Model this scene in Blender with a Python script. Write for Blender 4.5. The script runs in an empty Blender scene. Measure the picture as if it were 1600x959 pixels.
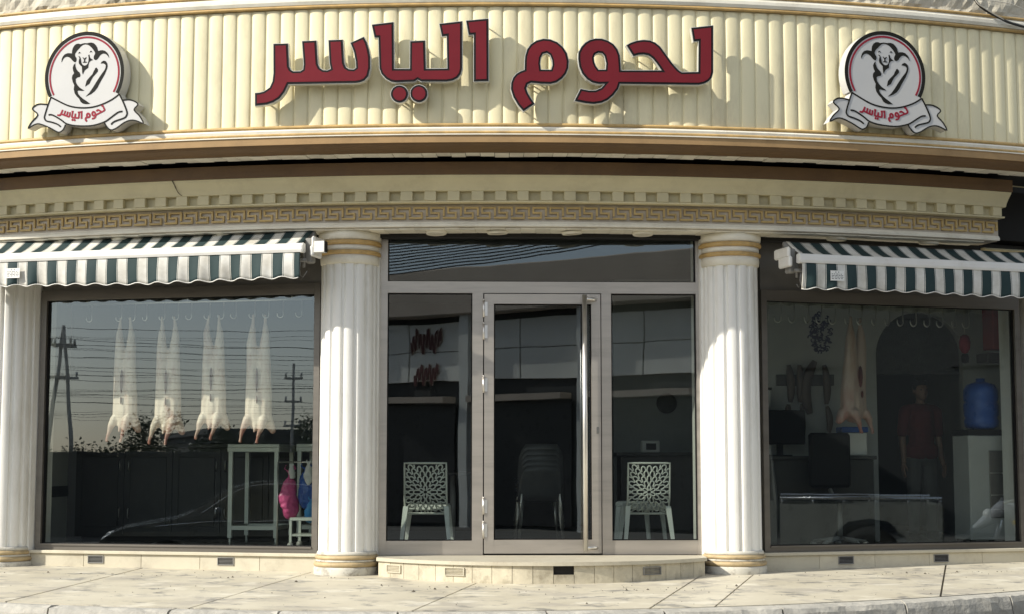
import bpy, bmesh, math, random
from mathutils import Vector, Matrix
from mathutils.geometry import tessellate_polygon

random.seed(11)
R = math.radians
PI = math.pi
sc = bpy.context.scene
COL = sc.collection

# ------------------------------------------------------------------ camera
cam_data = bpy.data.cameras.new('camera')
cam = bpy.data.objects.new('camera', cam_data)
COL.objects.link(cam)
cam.location = (0.17, -14.4, 0.96)
cam.rotation_euler = (R(90) + math.atan(245.5 / 2480.0), 0, 0)
cam_data.sensor_width = 36.0
cam_data.lens = 36.0 * 2480.0 / 1600.0
cam_data.clip_start = 0.1
cam_data.clip_end = 3000.0
sc.camera = cam

# ------------------------------------------------------------------ light
SUN_AZ, SUN_EL = R(66.5), R(32.5)          # left of the facade's axis, above the horizon
sun_vec = Vector((-math.sin(SUN_AZ) * math.cos(SUN_EL), -math.cos(SUN_AZ) * math.cos(SUN_EL), math.sin(SUN_EL)))
world = bpy.data.worlds.new('World')
sc.world = world
world.use_nodes = True
wn = world.node_tree.nodes
wl = world.node_tree.links
wn.clear()
sky = wn.new('ShaderNodeTexSky')
sky.sky_type = 'NISHITA'
sky.sun_disc = False
sky.sun_elevation = SUN_EL
sky.sun_rotation = math.atan2(sun_vec.x, sun_vec.y) % (2 * PI)
sky.altitude = 10
sky.air_density = 0.85
sky.dust_density = 1.0
sky.ozone_density = 1.0
bg = wn.new('ShaderNodeBackground')
bg.inputs['Strength'].default_value = 0.15
wo = wn.new('ShaderNodeOutputWorld')
# thin even haze veil over the clear-sky model
veil = wn.new('ShaderNodeMix')
veil.data_type = 'RGBA'
veil.inputs[0].default_value = 0.42
veil.inputs[7].default_value = (6.7, 6.75, 6.5, 1)
wl.new(sky.outputs[0], veil.inputs[6])
wl.new(veil.outputs[2], bg.inputs['Color'])
wl.new(bg.outputs[0], wo.inputs['Surface'])
sun_data = bpy.data.lights.new('sun', 'SUN')
sun_data.energy = 4.7
sun_data.angle = R(0.6)
sun_data.color = (1.0, 0.94, 0.83)
sun = bpy.data.objects.new('sun', sun_data)
COL.objects.link(sun)
sun.rotation_euler = sun_vec.to_track_quat('Z', 'Y').to_euler()
sun.location = (-20, -10, 20)

sc.view_settings.view_transform = 'Standard'
sc.view_settings.look = 'None'
sc.view_settings.gamma = 1.0
sc.view_settings.use_curve_mapping = False
sc.view_settings.exposure = 0.28
sc.cycles.use_denoising = True
sc.cycles.max_bounces = 8
sc.cycles.transparent_max_bounces = 16
sc.cycles.sample_clamp_indirect = 6.0
sc.cycles.caustics_reflective = False
sc.cycles.caustics_refractive = False

# ------------------------------------------------------------------ helpers: objects
YC = 12.5                                   # axis of the curved front stands at (0, YC)


def tag(o, label=None, cat=None, group=None, kind=None):
    if label: o['label'] = label
    if cat: o['category'] = cat
    if group: o['group'] = group
    if kind: o['kind'] = kind
    return o


def empty(name, loc=(0, 0, 0), rz=0.0, label=None, cat=None, group=None):
    o = bpy.data.objects.new(name, None)
    COL.objects.link(o)
    o.location = loc
    o.rotation_euler = (0, 0, rz)
    o.empty_display_size = 0.1
    return tag(o, label, cat, group)


def inst(name, mesh, parent=None, loc=(0, 0, 0), rot=(0, 0, 0), scale=(1, 1, 1)):
    o = bpy.data.objects.new(name, mesh)
    COL.objects.link(o)
    o.parent = parent
    o.location = loc
    o.rotation_euler = rot
    o.scale = scale
    return o


def copy_tree(o, parent=None):
    c = o.copy()
    COL.objects.link(c)
    c.parent = parent
    for ch in list(o.children):
        copy_tree(ch, c)
    return c


def pol(r, th, z):
    a = R(th)
    return (r * math.sin(a), YC - r * math.cos(a), z)


class MB:
    """collects verts and faces; build() links them as one mesh object"""

    def __init__(self):
        self.v, self.f, self.s = [], [], []

    def add(self, vs, fs, smooth=False, M=None):
        b = len(self.v)
        if M is not None:
            vs = [M @ Vector(q) for q in vs]
        self.v += [tuple(q) for q in vs]
        self.f += [tuple(b + i for i in q) for q in fs]
        self.s += [smooth] * len(fs)
        return self

    def box(self, x0, x1, y0, y1, z0, z1, M=None, ch=0.0):
        if ch > 0:
            bm = bmesh.new()
            bmesh.ops.create_cube(bm, size=1.0)
            for q in bm.verts:
                q.co = Vector((x0 + (q.co.x + .5) * (x1 - x0), y0 + (q.co.y + .5) * (y1 - y0), z0 + (q.co.z + .5) * (z1 - z0)))
            bmesh.ops.bevel(bm, geom=bm.edges[:], offset=ch, segments=1, affect='EDGES', profile=.5)
            bm.verts.index_update()
            self.add([q.co.copy() for q in bm.verts], [[w.index for w in f.verts] for f in bm.faces], False, M)
            bm.free()
            return self
        vs = [(x0, y0, z0), (x1, y0, z0), (x1, y1, z0), (x0, y1, z0), (x0, y0, z1), (x1, y0, z1), (x1, y1, z1), (x0, y1, z1)]
        return self.add(vs, [(3, 2, 1, 0), (4, 5, 6, 7), (0, 1, 5, 4), (1, 2, 6, 5), (2, 3, 7, 6), (3, 0, 4, 7)], False, M)

    def sweep(self, prof, th0, th1, n, smooth=False):
        """closed profile [(r, z)] swept round the axis of the front; profile runs clockwise seen with r to the right"""
        m = len(prof)
        vs, fs = [], []
        for i in range(n + 1):
            th = th0 + (th1 - th0) * i / n
            vs += [pol(r, th, z) for r, z in prof]
        for i in range(n):
            for j in range(m):
                k = (j + 1) % m
                fs.append((i * m + j, (i + 1) * m + j, (i + 1) * m + k, i * m + k))
        fs.append(tuple(range(m)))
        fs.append(tuple(n * m + j for j in reversed(range(m))))
        return self.add(vs, fs, smooth)

    def lathe(self, prof, cx=0, cy=0, n=32, M=None, smooth=True):
        m = len(prof)
        vs, fs = [], []
        for i in range(n):
            a = 2 * PI * i / n
            vs += [(cx + r * math.cos(a), cy + r * math.sin(a), z) for r, z in prof]
        for i in range(n):
            k = (i + 1) % n
            for j in range(m - 1):
                fs.append((i * m + j, k * m + j, k * m + j + 1, i * m + j + 1))
        if prof[0][0] > 1e-5: fs.append(tuple(i * m for i in reversed(range(n))))
        if prof[-1][0] > 1e-5: fs.append(tuple(i * m + m - 1 for i in range(n)))
        return self.add(vs, fs, smooth, M)

    def tube(self, pts, rad, n=8, smooth=True, M=None, closed=False):
        pts = [Vector(q) for q in pts]
        rads = rad if isinstance(rad, (list, tuple)) else [rad] * len(pts)
        vs, fs = [], []
        up = None
        cnt = len(pts)
        for i, q in enumerate(pts):
            if closed:
                t = pts[(i + 1) % cnt] - pts[i - 1]
            else:
                t = pts[min(i + 1, cnt - 1)] - pts[max(i - 1, 0)]
            t.normalize()
            if up is None:
                up = Vector((0, 0, 1)) if abs(t.z) < .9 else Vector((0, 1, 0))
            a = up - t * up.dot(t)
            if a.length < 1e-4:
                a = Vector((1, 0, 0)) - t * t.x
            a.normalize()
            up = a
            b = t.cross(a)
            for k in range(n):
                w = 2 * PI * (k + .5) / n
                vs.append(q + (a * math.cos(w) + b * math.sin(w)) * rads[i])
        for i in range(cnt if closed else cnt - 1):
            j = (i + 1) % cnt
            for k in range(n):
                l = (k + 1) % n
                fs.append((i * n + k, i * n + l, j * n + l, j * n + k))
        if not closed:
            fs.append(tuple(reversed(range(n))))
            fs.append(tuple((cnt - 1) * n + k for k in range(n)))
        return self.add(vs, fs, smooth, M)

    def prism(self, outer, holes, y0, y1, M=None):
        """2D outline (u, v) in the x-z plane, extruded from y0 (front) to y1 (back)"""
        loops = [outer] + list(holes)
        flat = [q for lp in loops for q in lp]
        tris = tessellate_polygon([[Vector((a, b, 0)) for a, b in lp] for lp in loops])
        n = len(flat)
        vs = [(a, y0, b) for a, b in flat] + [(a, y1, b) for a, b in flat]
        fs = []
        for t in tris:
            a, b, c = [flat[i] for i in t]
            ccw = (b[0] - a[0]) * (c[1] - a[1]) - (b[1] - a[1]) * (c[0] - a[0]) > 0
            t = tuple(t) if ccw else tuple(reversed(t))
            fs.append(t)
            fs.append(tuple(n + i for i in reversed(t)))
        base = 0
        for li, lp in enumerate(loops):
            m = len(lp)
            ar = sum(lp[i][0] * lp[(i + 1) % m][1] - lp[(i + 1) % m][0] * lp[i][1] for i in range(m))
            fwd = (ar > 0) == (li == 0)
            for i in range(m):
                j = (i + 1) % m
                q = (base + j, base + i, n + base + i, n + base + j)
                fs.append(q if fwd else tuple(reversed(q)))
            base += m
        return self.add(vs, fs, False, M)

    def plan(self, poly, z0, z1, M=None):
        """2D outline in x-y extruded from z0 to z1; z may be functions of (x, y)"""
        f0 = z0 if callable(z0) else (lambda x, y: z0)
        f1 = z1 if callable(z1) else (lambda x, y: z1)
        n = len(poly)
        ar = sum(poly[i][0] * poly[(i + 1) % n][1] - poly[(i + 1) % n][0] * poly[i][1] for i in range(n))
        if ar < 0: poly = list(reversed(poly))
        vs = [(x, y, f0(x, y)) for x, y in poly] + [(x, y, f1(x, y)) for x, y in poly]
        tris = tessellate_polygon([[Vector((x, y, 0)) for x, y in poly]])
        fs = []
        for t in tris:
            a, b, c = [poly[i] for i in t]
            ccw = (b[0] - a[0]) * (c[1] - a[1]) - (b[1] - a[1]) * (c[0] - a[0]) > 0
            t = tuple(t) if ccw else tuple(reversed(t))
            fs.append(tuple(n + i for i in t))
            fs.append(tuple(reversed(t)))
        for i in range(n):
            j = (i + 1) % n
            fs.append((i, j, n + j, n + i))
        return self.add(vs, fs, False, M)

    def ball(self, c, rx, ry=None, rz=None, seg=14, M=None):
        ry = rx if ry is None else ry
        rz = rx if rz is None else rz
        rings = seg // 2
        vs, fs = [(c[0], c[1], c[2] - rz)], []
        for i in range(1, rings):
            a = -PI / 2 + PI * i / rings
            for k in range(seg):
                b = 2 * PI * k / seg
                vs.append((c[0] + rx * math.cos(a) * math.cos(b), c[1] + ry * math.cos(a) * math.sin(b), c[2] + rz * math.sin(a)))
        vs.append((c[0], c[1], c[2] + rz))
        for k in range(seg):
            l = (k + 1) % seg
            fs.append((0, 1 + l, 1 + k))
            fs.append((len(vs) - 1, 1 + (rings - 2) * seg + k, 1 + (rings - 2) * seg + l))
            for i in range(rings - 2):
                fs.append((1 + i * seg + k, 1 + i * seg + l, 1 + (i + 1) * seg + l, 1 + (i + 1) * seg + k))
        return self.add(vs, fs, True, M)

    def caps(self, chain, M=None, flat=1.0):
        """overlapping balls along a chain [(point, radius)...]: a tapered limb for blob()"""
        for (p, a), (q, b) in zip(chain, chain[1:]):
            p, q = Vector(p), Vector(q)
            n = max(1, int((q - p).length / (0.45 * min(a, b))))
            for i in range(n + 1):
                t = i / n
                w = a + (b - a) * t
                self.ball(p.lerp(q, t), w, w * flat, w, 10, M)
        return self

    def mesh(self, name, material):
        me = bpy.data.meshes.new(name)
        me.from_pydata([tuple(q) for q in self.v], [], self.f)
        me.polygons.foreach_set('use_smooth', self.s)
        if material is not None: me.materials.append(material)
        me.update()
        return me

    def build(self, name, material, parent=None, loc=(0, 0, 0), rot=(0, 0, 0)):
        return inst(name, self.mesh(name, material), parent, loc, rot)


def blob(name, mb, voxel, smooth, material, parent=None, loc=(0, 0, 0), rot=(0, 0, 0)):
    """fuse overlapping shapes into one continuous smooth skin"""
    o = mb.build(name, None)
    m = o.modifiers.new('fuse', 'REMESH')
    m.mode = 'VOXEL'
    m.voxel_size = voxel
    m.use_smooth_shade = True
    s = o.modifiers.new('soft', 'SMOOTH')
    s.factor = 0.6
    s.iterations = smooth
    bpy.context.view_layer.update()
    dg = bpy.context.evaluated_depsgraph_get()
    me = bpy.data.meshes.new_from_object(o.evaluated_get(dg))
    old = o.data
    bpy.data.objects.remove(o)
    bpy.data.meshes.remove(old)
    me.name = name
    me.materials.clear()
    me.materials.append(material)
    return inst(name, me, parent, loc, rot)


def offset_poly(pts, d):
    """move an outline inward by d"""
    n = len(pts)
    ar = sum(pts[i][0] * pts[(i + 1) % n][1] - pts[(i + 1) % n][0] * pts[i][1] for i in range(n))
    sg = 1 if ar > 0 else -1
    out = []
    for i in range(n):
        p0, p1, p2 = Vector(pts[i - 1]), Vector(pts[i]), Vector(pts[(i + 1) % n])
        a, b = (p1 - p0).normalized(), (p2 - p1).normalized()
        na, nb = Vector((-a.y, a.x)) * sg, Vector((-b.y, b.x)) * sg
        m = na + nb
        if m.length < 1e-4: m = na.copy()
        m.normalize()
        k = d / max(0.45, m.dot(na))
        out.append((p1.x + m.x * k, p1.y + m.y * k))
    return out


def ribbon(pts, w):
    """flat band of width w along a polyline, as an outline"""
    lo, hi = [], []
    n = len(pts)
    for i in range(n):
        a, b = Vector(pts[max(0, i - 1)]), Vector(pts[min(n - 1, i + 1)])
        t = (b - a).normalized()
        q = Vector(pts[i])
        nn = Vector((-t.y, t.x)) * (w / 2)
        lo.append(tuple(q + nn))
        hi.append(tuple(q - nn))
    return lo + hi[::-1]


def smooth_line(pts, k=5):
    """Catmull-Rom through the points"""
    pts = [Vector(q) for q in pts]
    out = []
    for i in range(len(pts) - 1):
        p0, p1, p2, p3 = pts[max(0, i - 1)], pts[i], pts[i + 1], pts[min(len(pts) - 1, i + 2)]
        for j in range(k):
            t = j / k
            out.append(tuple(0.5 * ((2 * p1) + (p2 - p0) * t + (2 * p0 - 5 * p1 + 4 * p2 - p3) * t * t + (3 * p1 - p0 - 3 * p2 + p3) * t ** 3)))
    out.append(tuple(pts[-1]))
    return out


# ------------------------------------------------------------------ helpers: materials
def _base(name):
    m = bpy.data.materials.new(name)
    m.use_nodes = True
    nt = m.node_tree
    return m, nt, nt.nodes['Principled BSDF']


def noise(nt, vec, scale, detail=4, rough=.55, stretch=None):
    if stretch is not None:
        mp = nt.nodes.new('ShaderNodeMapping')
        mp.inputs['Scale'].default_value = stretch
        nt.links.new(vec, mp.inputs['Vector'])
        vec = mp.outputs[0]
    n = nt.nodes.new('ShaderNodeTexNoise')
    n.inputs['Scale'].default_value = scale
    n.inputs['Detail'].default_value = detail
    n.inputs['Roughness'].default_value = rough
    nt.links.new(vec, n.inputs['Vector'])
    return n.outputs['Fac']


def ramp(nt, fac, stops):
    r = nt.nodes.new('ShaderNodeValToRGB')
    el = r.color_ramp.elements
    while len(el) < len(stops): el.new(.5)
    for e, (p, c) in zip(el, stops):
        e.position = p
        e.color = (*c, 1) if len(c) == 3 else c
    nt.links.new(fac, r.inputs[0])
    return r.outputs[0]


def mix(nt, fac, a, b, mode='MIX'):
    n = nt.nodes.new('ShaderNodeMix')
    n.data_type = 'RGBA'
    n.blend_type = mode
    for sock, val in ((n.inputs[0], fac), (n.inputs[6], a), (n.inputs[7], b)):
        if isinstance(val, (int, float)): sock.default_value = val
        elif isinstance(val, tuple): sock.default_value = (*val, 1) if len(val) == 3 else val
        else: nt.links.new(val, sock)
    return n.outputs[2]


def math_n(nt, op, a, b=None, c=None):
    n = nt.nodes.new('ShaderNodeMath')
    n.operation = op
    for i, v in enumerate((a, b, c)):
        if v is None: continue
        if isinstance(v, (int, float)): n.inputs[i].default_value = v
        else: nt.links.new(v, n.inputs[i])
    return n.outputs[0]


def pos(nt):
    return nt.nodes.new('ShaderNodeNewGeometry').outputs['Position']


def mat(name, col, rough=.6, metal=0., var=.10, scale=5., stain=None, stain_amt=.35, stain_scale=2.2, bump=0., bscale=60., stretch=None, spec=.5, coat=0., rand=0.):
    m, nt, b = _base(name)
    p = pos(nt)
    c = tuple(col)
    f = noise(nt, p, scale, 5, .6, stretch)
    colr = ramp(nt, f, [(.3, tuple(max(0, x * (1 - var)) for x in c)), (.7, tuple(min(1, x * (1 + var)) for x in c))])
    if stain is not None:
        s = noise(nt, p, stain_scale, 7, .72, stretch)
        sr = ramp(nt, s, [(.5, (0, 0, 0)), (.72, (stain_amt,) * 3)])
        colr = mix(nt, sr, colr, tuple(stain))
    if rand > 0:
        oi = nt.nodes.new('ShaderNodeObjectInfo')
        k = math_n(nt, 'MULTIPLY_ADD', oi.outputs['Random'], rand * 2, 1 - rand)
        cmb = nt.nodes.new('ShaderNodeCombineColor')
        for i in range(3): nt.links.new(k, cmb.inputs[i])
        colr = mix(nt, 1.0, colr, cmb.outputs[0], 'MULTIPLY')
    nt.links.new(colr, b.inputs['Base Color'])
    b.inputs['Metallic'].default_value = metal
    b.inputs['Specular IOR Level'].default_value = spec
    if coat: b.inputs['Coat Weight'].default_value = coat
    rr = math_n(nt, 'MULTIPLY_ADD', f, .24, rough - .12)
    nt.links.new(rr, b.inputs['Roughness'])
    if bump > 0:
        h = noise(nt, p, bscale, 6, .6, stretch)
        bn = nt.nodes.new('ShaderNodeBump')
        bn.inputs['Strength'].default_value = bump
        bn.inputs['Distance'].default_value = .01
        nt.links.new(h, bn.inputs['Height'])
        nt.links.new(bn.outputs[0], b.inputs['Normal'])
    return m


def glass_mat(name, tint=(.88, .91, .89), gain=3.15):
    m = bpy.data.materials.new(name)
    m.use_nodes = True
    nt = m.node_tree
    nt.nodes.clear()
    out = nt.nodes.new('ShaderNodeOutputMaterial')
    tr = nt.nodes.new('ShaderNodeBsdfTransparent')
    tr.inputs[0].default_value = (*tint, 1)
    gl = nt.nodes.new('ShaderNodeBsdfGlossy')
    gl.inputs['Roughness'].default_value = 0.0
    gl.inputs['Color'].default_value = (.84, .94, 1, 1)
    # very slight waviness of float glass
    g = nt.nodes.new('ShaderNodeNewGeometry')
    h = noise(nt, g.outputs['Position'], 1.6, 1)
    bn = nt.nodes.new('ShaderNodeBump')
    bn.inputs['Strength'].default_value = .02
    bn.inputs['Distance'].default_value = .02
    nt.links.new(h, bn.inputs['Height'])
    nt.links.new(bn.outputs[0], gl.inputs['Normal'])
    fr = nt.nodes.new('ShaderNodeFresnel')
    fr.inputs['IOR'].default_value = 1.5
    k = math_n(nt, 'MULTIPLY', fr.outputs[0], gain)
    front = math_n(nt, 'SUBTRACT', 1.0, g.outputs['Backfacing'])
    k = math_n(nt, 'MULTIPLY', k, front)
    k = math_n(nt, 'MINIMUM', k, 1.0)
    mx = nt.nodes.new('ShaderNodeMixShader')
    nt.links.new(k, mx.inputs[0])
    nt.links.new(tr.outputs[0], mx.inputs[1])
    nt.links.new(gl.outputs[0], mx.inputs[2])
    nt.links.new(mx.outputs[0], out.inputs[0])
    return m


def stripe_mat(name):
    """awning cloth: dark green and white stripes with thin pin lines, woven along local x"""
    m, nt, b = _base(name)
    tc = nt.nodes.new('ShaderNodeTexCoord')
    sp = nt.nodes.new('ShaderNodeSeparateXYZ')
    nt.links.new(tc.outputs['Object'], sp.inputs[0])
    f = math_n(nt, 'FRACT', math_n(nt, 'ADD', math_n(nt, 'MULTIPLY', sp.outputs[0], 1 / .2), 100.0))
    band = math_n(nt, 'LESS_THAN', math_n(nt, 'ABSOLUTE', math_n(nt, 'SUBTRACT', f, .5)), .245)
    pin = math_n(nt, 'LESS_THAN', math_n(nt, 'ABSOLUTE', math_n(nt, 'SUBTRACT', math_n(nt, 'ABSOLUTE', math_n(nt, 'SUBTRACT', f, .5)), .285)), .012)
    k = math_n(nt, 'MAXIMUM', band, pin)
    p = pos(nt)
    dirt = noise(nt, p, 4.0, 7, .7)
    white = ramp(nt, dirt, [(.35, (.74, .73, .68)), (.70, (.50, .475, .41))])
    green = ramp(nt, dirt, [(.35, (.010, .032, .034)), (.75, (.018, .042, .044))])
    c = mix(nt, k, white, green)
    nt.links.new(c, b.inputs['Base Color'])
    b.inputs['Roughness'].default_value = .75
    return m


def marble_mat(name):
    m, nt, b = _base(name)
    p = pos(nt)
    base = ramp(nt, noise(nt, p, 1.3, 4), [(.3, (.51, .465, .355)), (.7, (.63, .585, .465))])
    st = noise(nt, p, 1.0, 6, .68, (1.5, 2.4, 1))
    base = mix(nt, ramp(nt, st, [(.50, (0, 0, 0)), (.60, (.6, .6, .6))]), base, (.38, .35, .30))
    st2 = noise(nt, p, 1.0, 6, .7, (3.2, 4.2, 1))
    base = mix(nt, ramp(nt, st2, [(.55, (0, 0, 0)), (.62, (.8, .8, .8))]), base, (.22, .21, .19))
    st3 = noise(nt, p, 1.0, 5, .6, (2.6, 3.6, 4))
    base = mix(nt, ramp(nt, st3, [(.57, (0, 0, 0)), (.66, (.6, .6, .6))]), base, (.76, .72, .60))
    nt.links.new(base, b.inputs['Base Color'])
    b.inputs['Roughness'].default_value = .55
    bn = nt.nodes.new('ShaderNodeBump')
    bn.inputs['Strength'].default_value = .25
    bn.inputs['Distance'].default_value = .006
    nt.links.new(noise(nt, p, 30, 6), bn.inputs['Height'])
    nt.links.new(bn.outputs[0], b.inputs['Normal'])
    return m


def meat_mat(name, fat=(.74, .62, .47), flesh=(.50, .20, .15), lo=-1.22, hi=-1.02):
    m, nt, b = _base(name)
    tc = nt.nodes.new('ShaderNodeTexCoord')
    sp = nt.nodes.new('ShaderNodeSeparateXYZ')
    nt.links.new(tc.outputs['Object'], sp.inputs[0])
    p = pos(nt)
    f = noise(nt, p, 9.0, 5, .65, (1, 1, .35))
    mr = nt.nodes.new('ShaderNodeMapRange')
    nt.links.new(sp.outputs[2], mr.inputs[0])
    mr.inputs[1].default_value = lo
    mr.inputs[2].default_value = hi
    mr.inputs[3].default_value = .31
    mr.inputs[4].default_value = 0.0
    k = math_n(nt, 'ADD', f, mr.outputs[0])
    c = ramp(nt, k, [(.5, fat), (.66, tuple((a + q) / 2 for a, q in zip(fat, flesh))), (.8, flesh)])
    nt.links.new(c, b.inputs['Base Color'])
    b.inputs['Roughness'].default_value = .42
    bn = nt.nodes.new('ShaderNodeBump')
    bn.inputs['Strength'].default_value = .5
    bn.inputs['Distance'].default_value = .01
    nt.links.new(noise(nt, p, 22, 5, .6, (1, 1, .4)), bn.inputs['Height'])
    nt.links.new(bn.outputs[0], b.inputs['Normal'])
    return m


M = dict(
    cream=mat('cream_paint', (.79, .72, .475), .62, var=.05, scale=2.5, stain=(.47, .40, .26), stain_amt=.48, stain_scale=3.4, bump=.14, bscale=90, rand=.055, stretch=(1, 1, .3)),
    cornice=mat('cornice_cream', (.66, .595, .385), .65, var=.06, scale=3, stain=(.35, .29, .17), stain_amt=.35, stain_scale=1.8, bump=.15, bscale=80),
    brown_shaded=mat('shaded_brown_paint', (.15, .085, .035), .6, var=.12, scale=3, stain=(.08, .045, .02), stain_amt=.5, bump=.15),  # darkened copy of the brown: shade under the fascia painted into the colour
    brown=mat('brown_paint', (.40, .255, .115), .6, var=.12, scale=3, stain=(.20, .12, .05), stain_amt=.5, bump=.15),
    gold=mat('gold_paint', (.54, .36, .14), .5, var=.2, scale=8, stain=(.20, .14, .07), stain_amt=.6, stain_scale=5, bump=.15),
    ivory=mat('ivory_paint', (.82, .78, .66), .6, var=.06, scale=4, stain=(.42, .36, .25), stain_amt=.4, bump=.12),
    white=mat('white_column_paint', (.83, .82, .775), .55, var=.035, scale=3, stain=(.44, .40, .31), stain_amt=.5, stain_scale=2.8, bump=.10, stretch=(1, 1, .22)),
    base=mat('scuffed_white_base', (.60, .575, .50), .65, var=.10, scale=5, stain=(.13, .10, .07), stain_amt=.9, stain_scale=6.5, bump=.3),
    key=mat('ochre_meander', (.53, .385, .16), .62, var=.14, scale=9, stain=(.24, .15, .05), stain_amt=.4, bump=.2, rand=.06),
    keyback=mat('meander_ground', (.56, .50, .41), .7, var=.1, scale=6, stain=(.25, .21, .15), stain_amt=.5),
    tile=mat('soffit_tile', (.87, .835, .72), .5, var=.08, scale=6, stain=(.35, .30, .22), stain_amt=.4, rand=.10),
    goldworn=mat('worn_gold_paint', (.47, .36, .20), .6, var=.2, scale=8, stain=(.18, .14, .09), stain_amt=.8, stain_scale=7, bump=.3),
    dark=mat('dark_void', (.012, .011, .010), .8, var=.2),
    concrete=mat('rough_parapet', (.54, .50, .40), .85, var=.16, scale=4, stain=(.24, .21, .16), stain_amt=.65, stain_scale=3.5, bump=.9, bscale=26),
    alu=mat('brushed_aluminium', (.48, .44, .39), .42, metal=.75, var=.07, scale=3, stretch=(.4, .4, 4), stain=(.26, .24, .21), stain_amt=.4),
    bronze=mat('bronze_frame', (.17, .155, .135), .42, metal=.55, var=.1, scale=3, stretch=(.4, .4, 4)),
    alud=mat('dark_aluminium', (.20, .19, .175), .45, metal=.6, var=.08, scale=3),
    steel=mat('polished_steel', (.74, .72, .68), .40, metal=1., var=.05, scale=12),
    plinth=mat('plinth_marble', (.57, .525, .41), .5, var=.07, scale=3, stain=(.33, .28, .20), stain_amt=.5, stain_scale=3.2, bump=.12, rand=.07),
    steptile=mat('step_tile', (.54, .49, .37), .6, var=.16, scale=7, stain=(.20, .165, .11), stain_amt=.75, stain_scale=6, bump=.25, rand=.12),
    marble=marble_mat('pavement_marble'),
    joint=mat('dirty_joint', (.11, .095, .07), .9, var=.2),
    kerb=mat('kerb_concrete', (.40, .385, .34), .85, var=.16, scale=7, stain=(.66, .62, .52), stain_amt=.5, stain_scale=6, bump=.8, bscale=30),
    asphalt=mat('asphalt', (.125, .12, .11), .9, var=.25, scale=14, stain=(.14, .13, .11), stain_amt=.4, stain_scale=.6, bump=.5, bscale=120),
    red=mat('red_acrylic', (.155, .010, .016), .35, var=.10, scale=3, spec=.25),
    black=mat('black_edging', (.010, .009, .009), .6, var=.1, spec=.2),
    trim=mat('silver_return', (.62, .61, .56), .38, metal=.25, var=.05),
    signwhite=mat('sign_white', (.52, .52, .51), .42, var=.02, scale=3, stain=(.62, .60, .52), stain_amt=.25),
    signred=mat('sign_red', (.27, .018, .035), .6, var=.06, spec=.2),
    signblack=mat('sign_black', (.016, .016, .013), .7, var=.1, spec=.15),
    stripe=stripe_mat('striped_awning_cloth'),
    awnwhite=mat('awning_white_metal', (.80, .79, .75), .4, var=.04, scale=4, stain=(.5, .46, .38), stain_amt=.35),
    grey=mat('grey_plastic', (.24, .235, .22), .5, var=.1),
    glass=glass_mat('shop_glass'),
    label=mat('paper_label', (.82, .82, .78), .6, var=.04),
    ink=mat('label_ink', (.05, .05, .06), .6, var=.1),
    cable=mat('black_cable', (.02, .02, .02), .6, var=.1),
    palecable=mat('pale_cable', (.55, .52, .45), .6, var=.1),
    meat=meat_mat('lamb_meat', (.78, .64, .54), (.44, .19, .15)),
    meat2=meat_mat('darker_lamb_meat', (.56, .43, .36), (.40, .18, .15)),
    cut=mat('dark_red_cut', (.10, .018, .014), .5, var=.3, scale=20),
    chair=mat('pale_plastic', (.80, .82, .77), .38, var=.03, scale=4),
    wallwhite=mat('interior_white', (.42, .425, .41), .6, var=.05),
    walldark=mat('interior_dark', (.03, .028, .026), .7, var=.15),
    partition=mat('partition_grey', (.24, .245, .24), .6, var=.06),
    wallgrey=mat('interior_grey', (.10, .102, .10), .6, var=.08),
    stone=mat('grey_stone_cladding', (.055, .055, .052), .8, var=.25, scale=9, bump=.6),
    floor=mat('interior_tiles', (.14, .13, .115), .35, var=.1),
    wood=mat('black_wood', (.030, .027, .024), .45, var=.25, scale=8, stretch=(1, 1, .2)),
    inox=mat('stainless_steel', (.62, .64, .58), .38, metal=.35, var=.05),
    pink=mat('pink_plastic', (.70, .10, .28), .32, var=.12, scale=14, bump=.5, bscale=20),
    blue=mat('blue_plastic', (.015, .085, .36), .3, var=.15, scale=8, bump=.5, bscale=14),
    lightblue=mat('light_blue_plastic', (.05, .30, .65), .32, var=.12, scale=12, bump=.4, bscale=20),
    bagwhite=mat('white_plastic_bag', (.75, .74, .70), .4, var=.08, bump=.5, bscale=18),
    sausage=mat('smoked_sausage', (.075, .05, .035), .45, var=.2, scale=12, bump=.3),
    navy=mat('navy_ink', (.012, .016, .07), .5, var=.1),
    shirt=mat('red_polo', (.12, .012, .015), .8, var=.12, bump=.3),
    trouser=mat('grey_trousers', (.10, .10, .095), .8, var=.12),
    skin=mat('skin', (.26, .15, .10), .5, var=.05),
    hair=mat('black_hair', (.012, .010, .009), .55, var=.2),
    shoe=mat('black_leather', (.015, .014, .013), .45, var=.2),
    darkred=mat('dark_red_panel', (.26, .035, .03), .5, var=.1),
)

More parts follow.
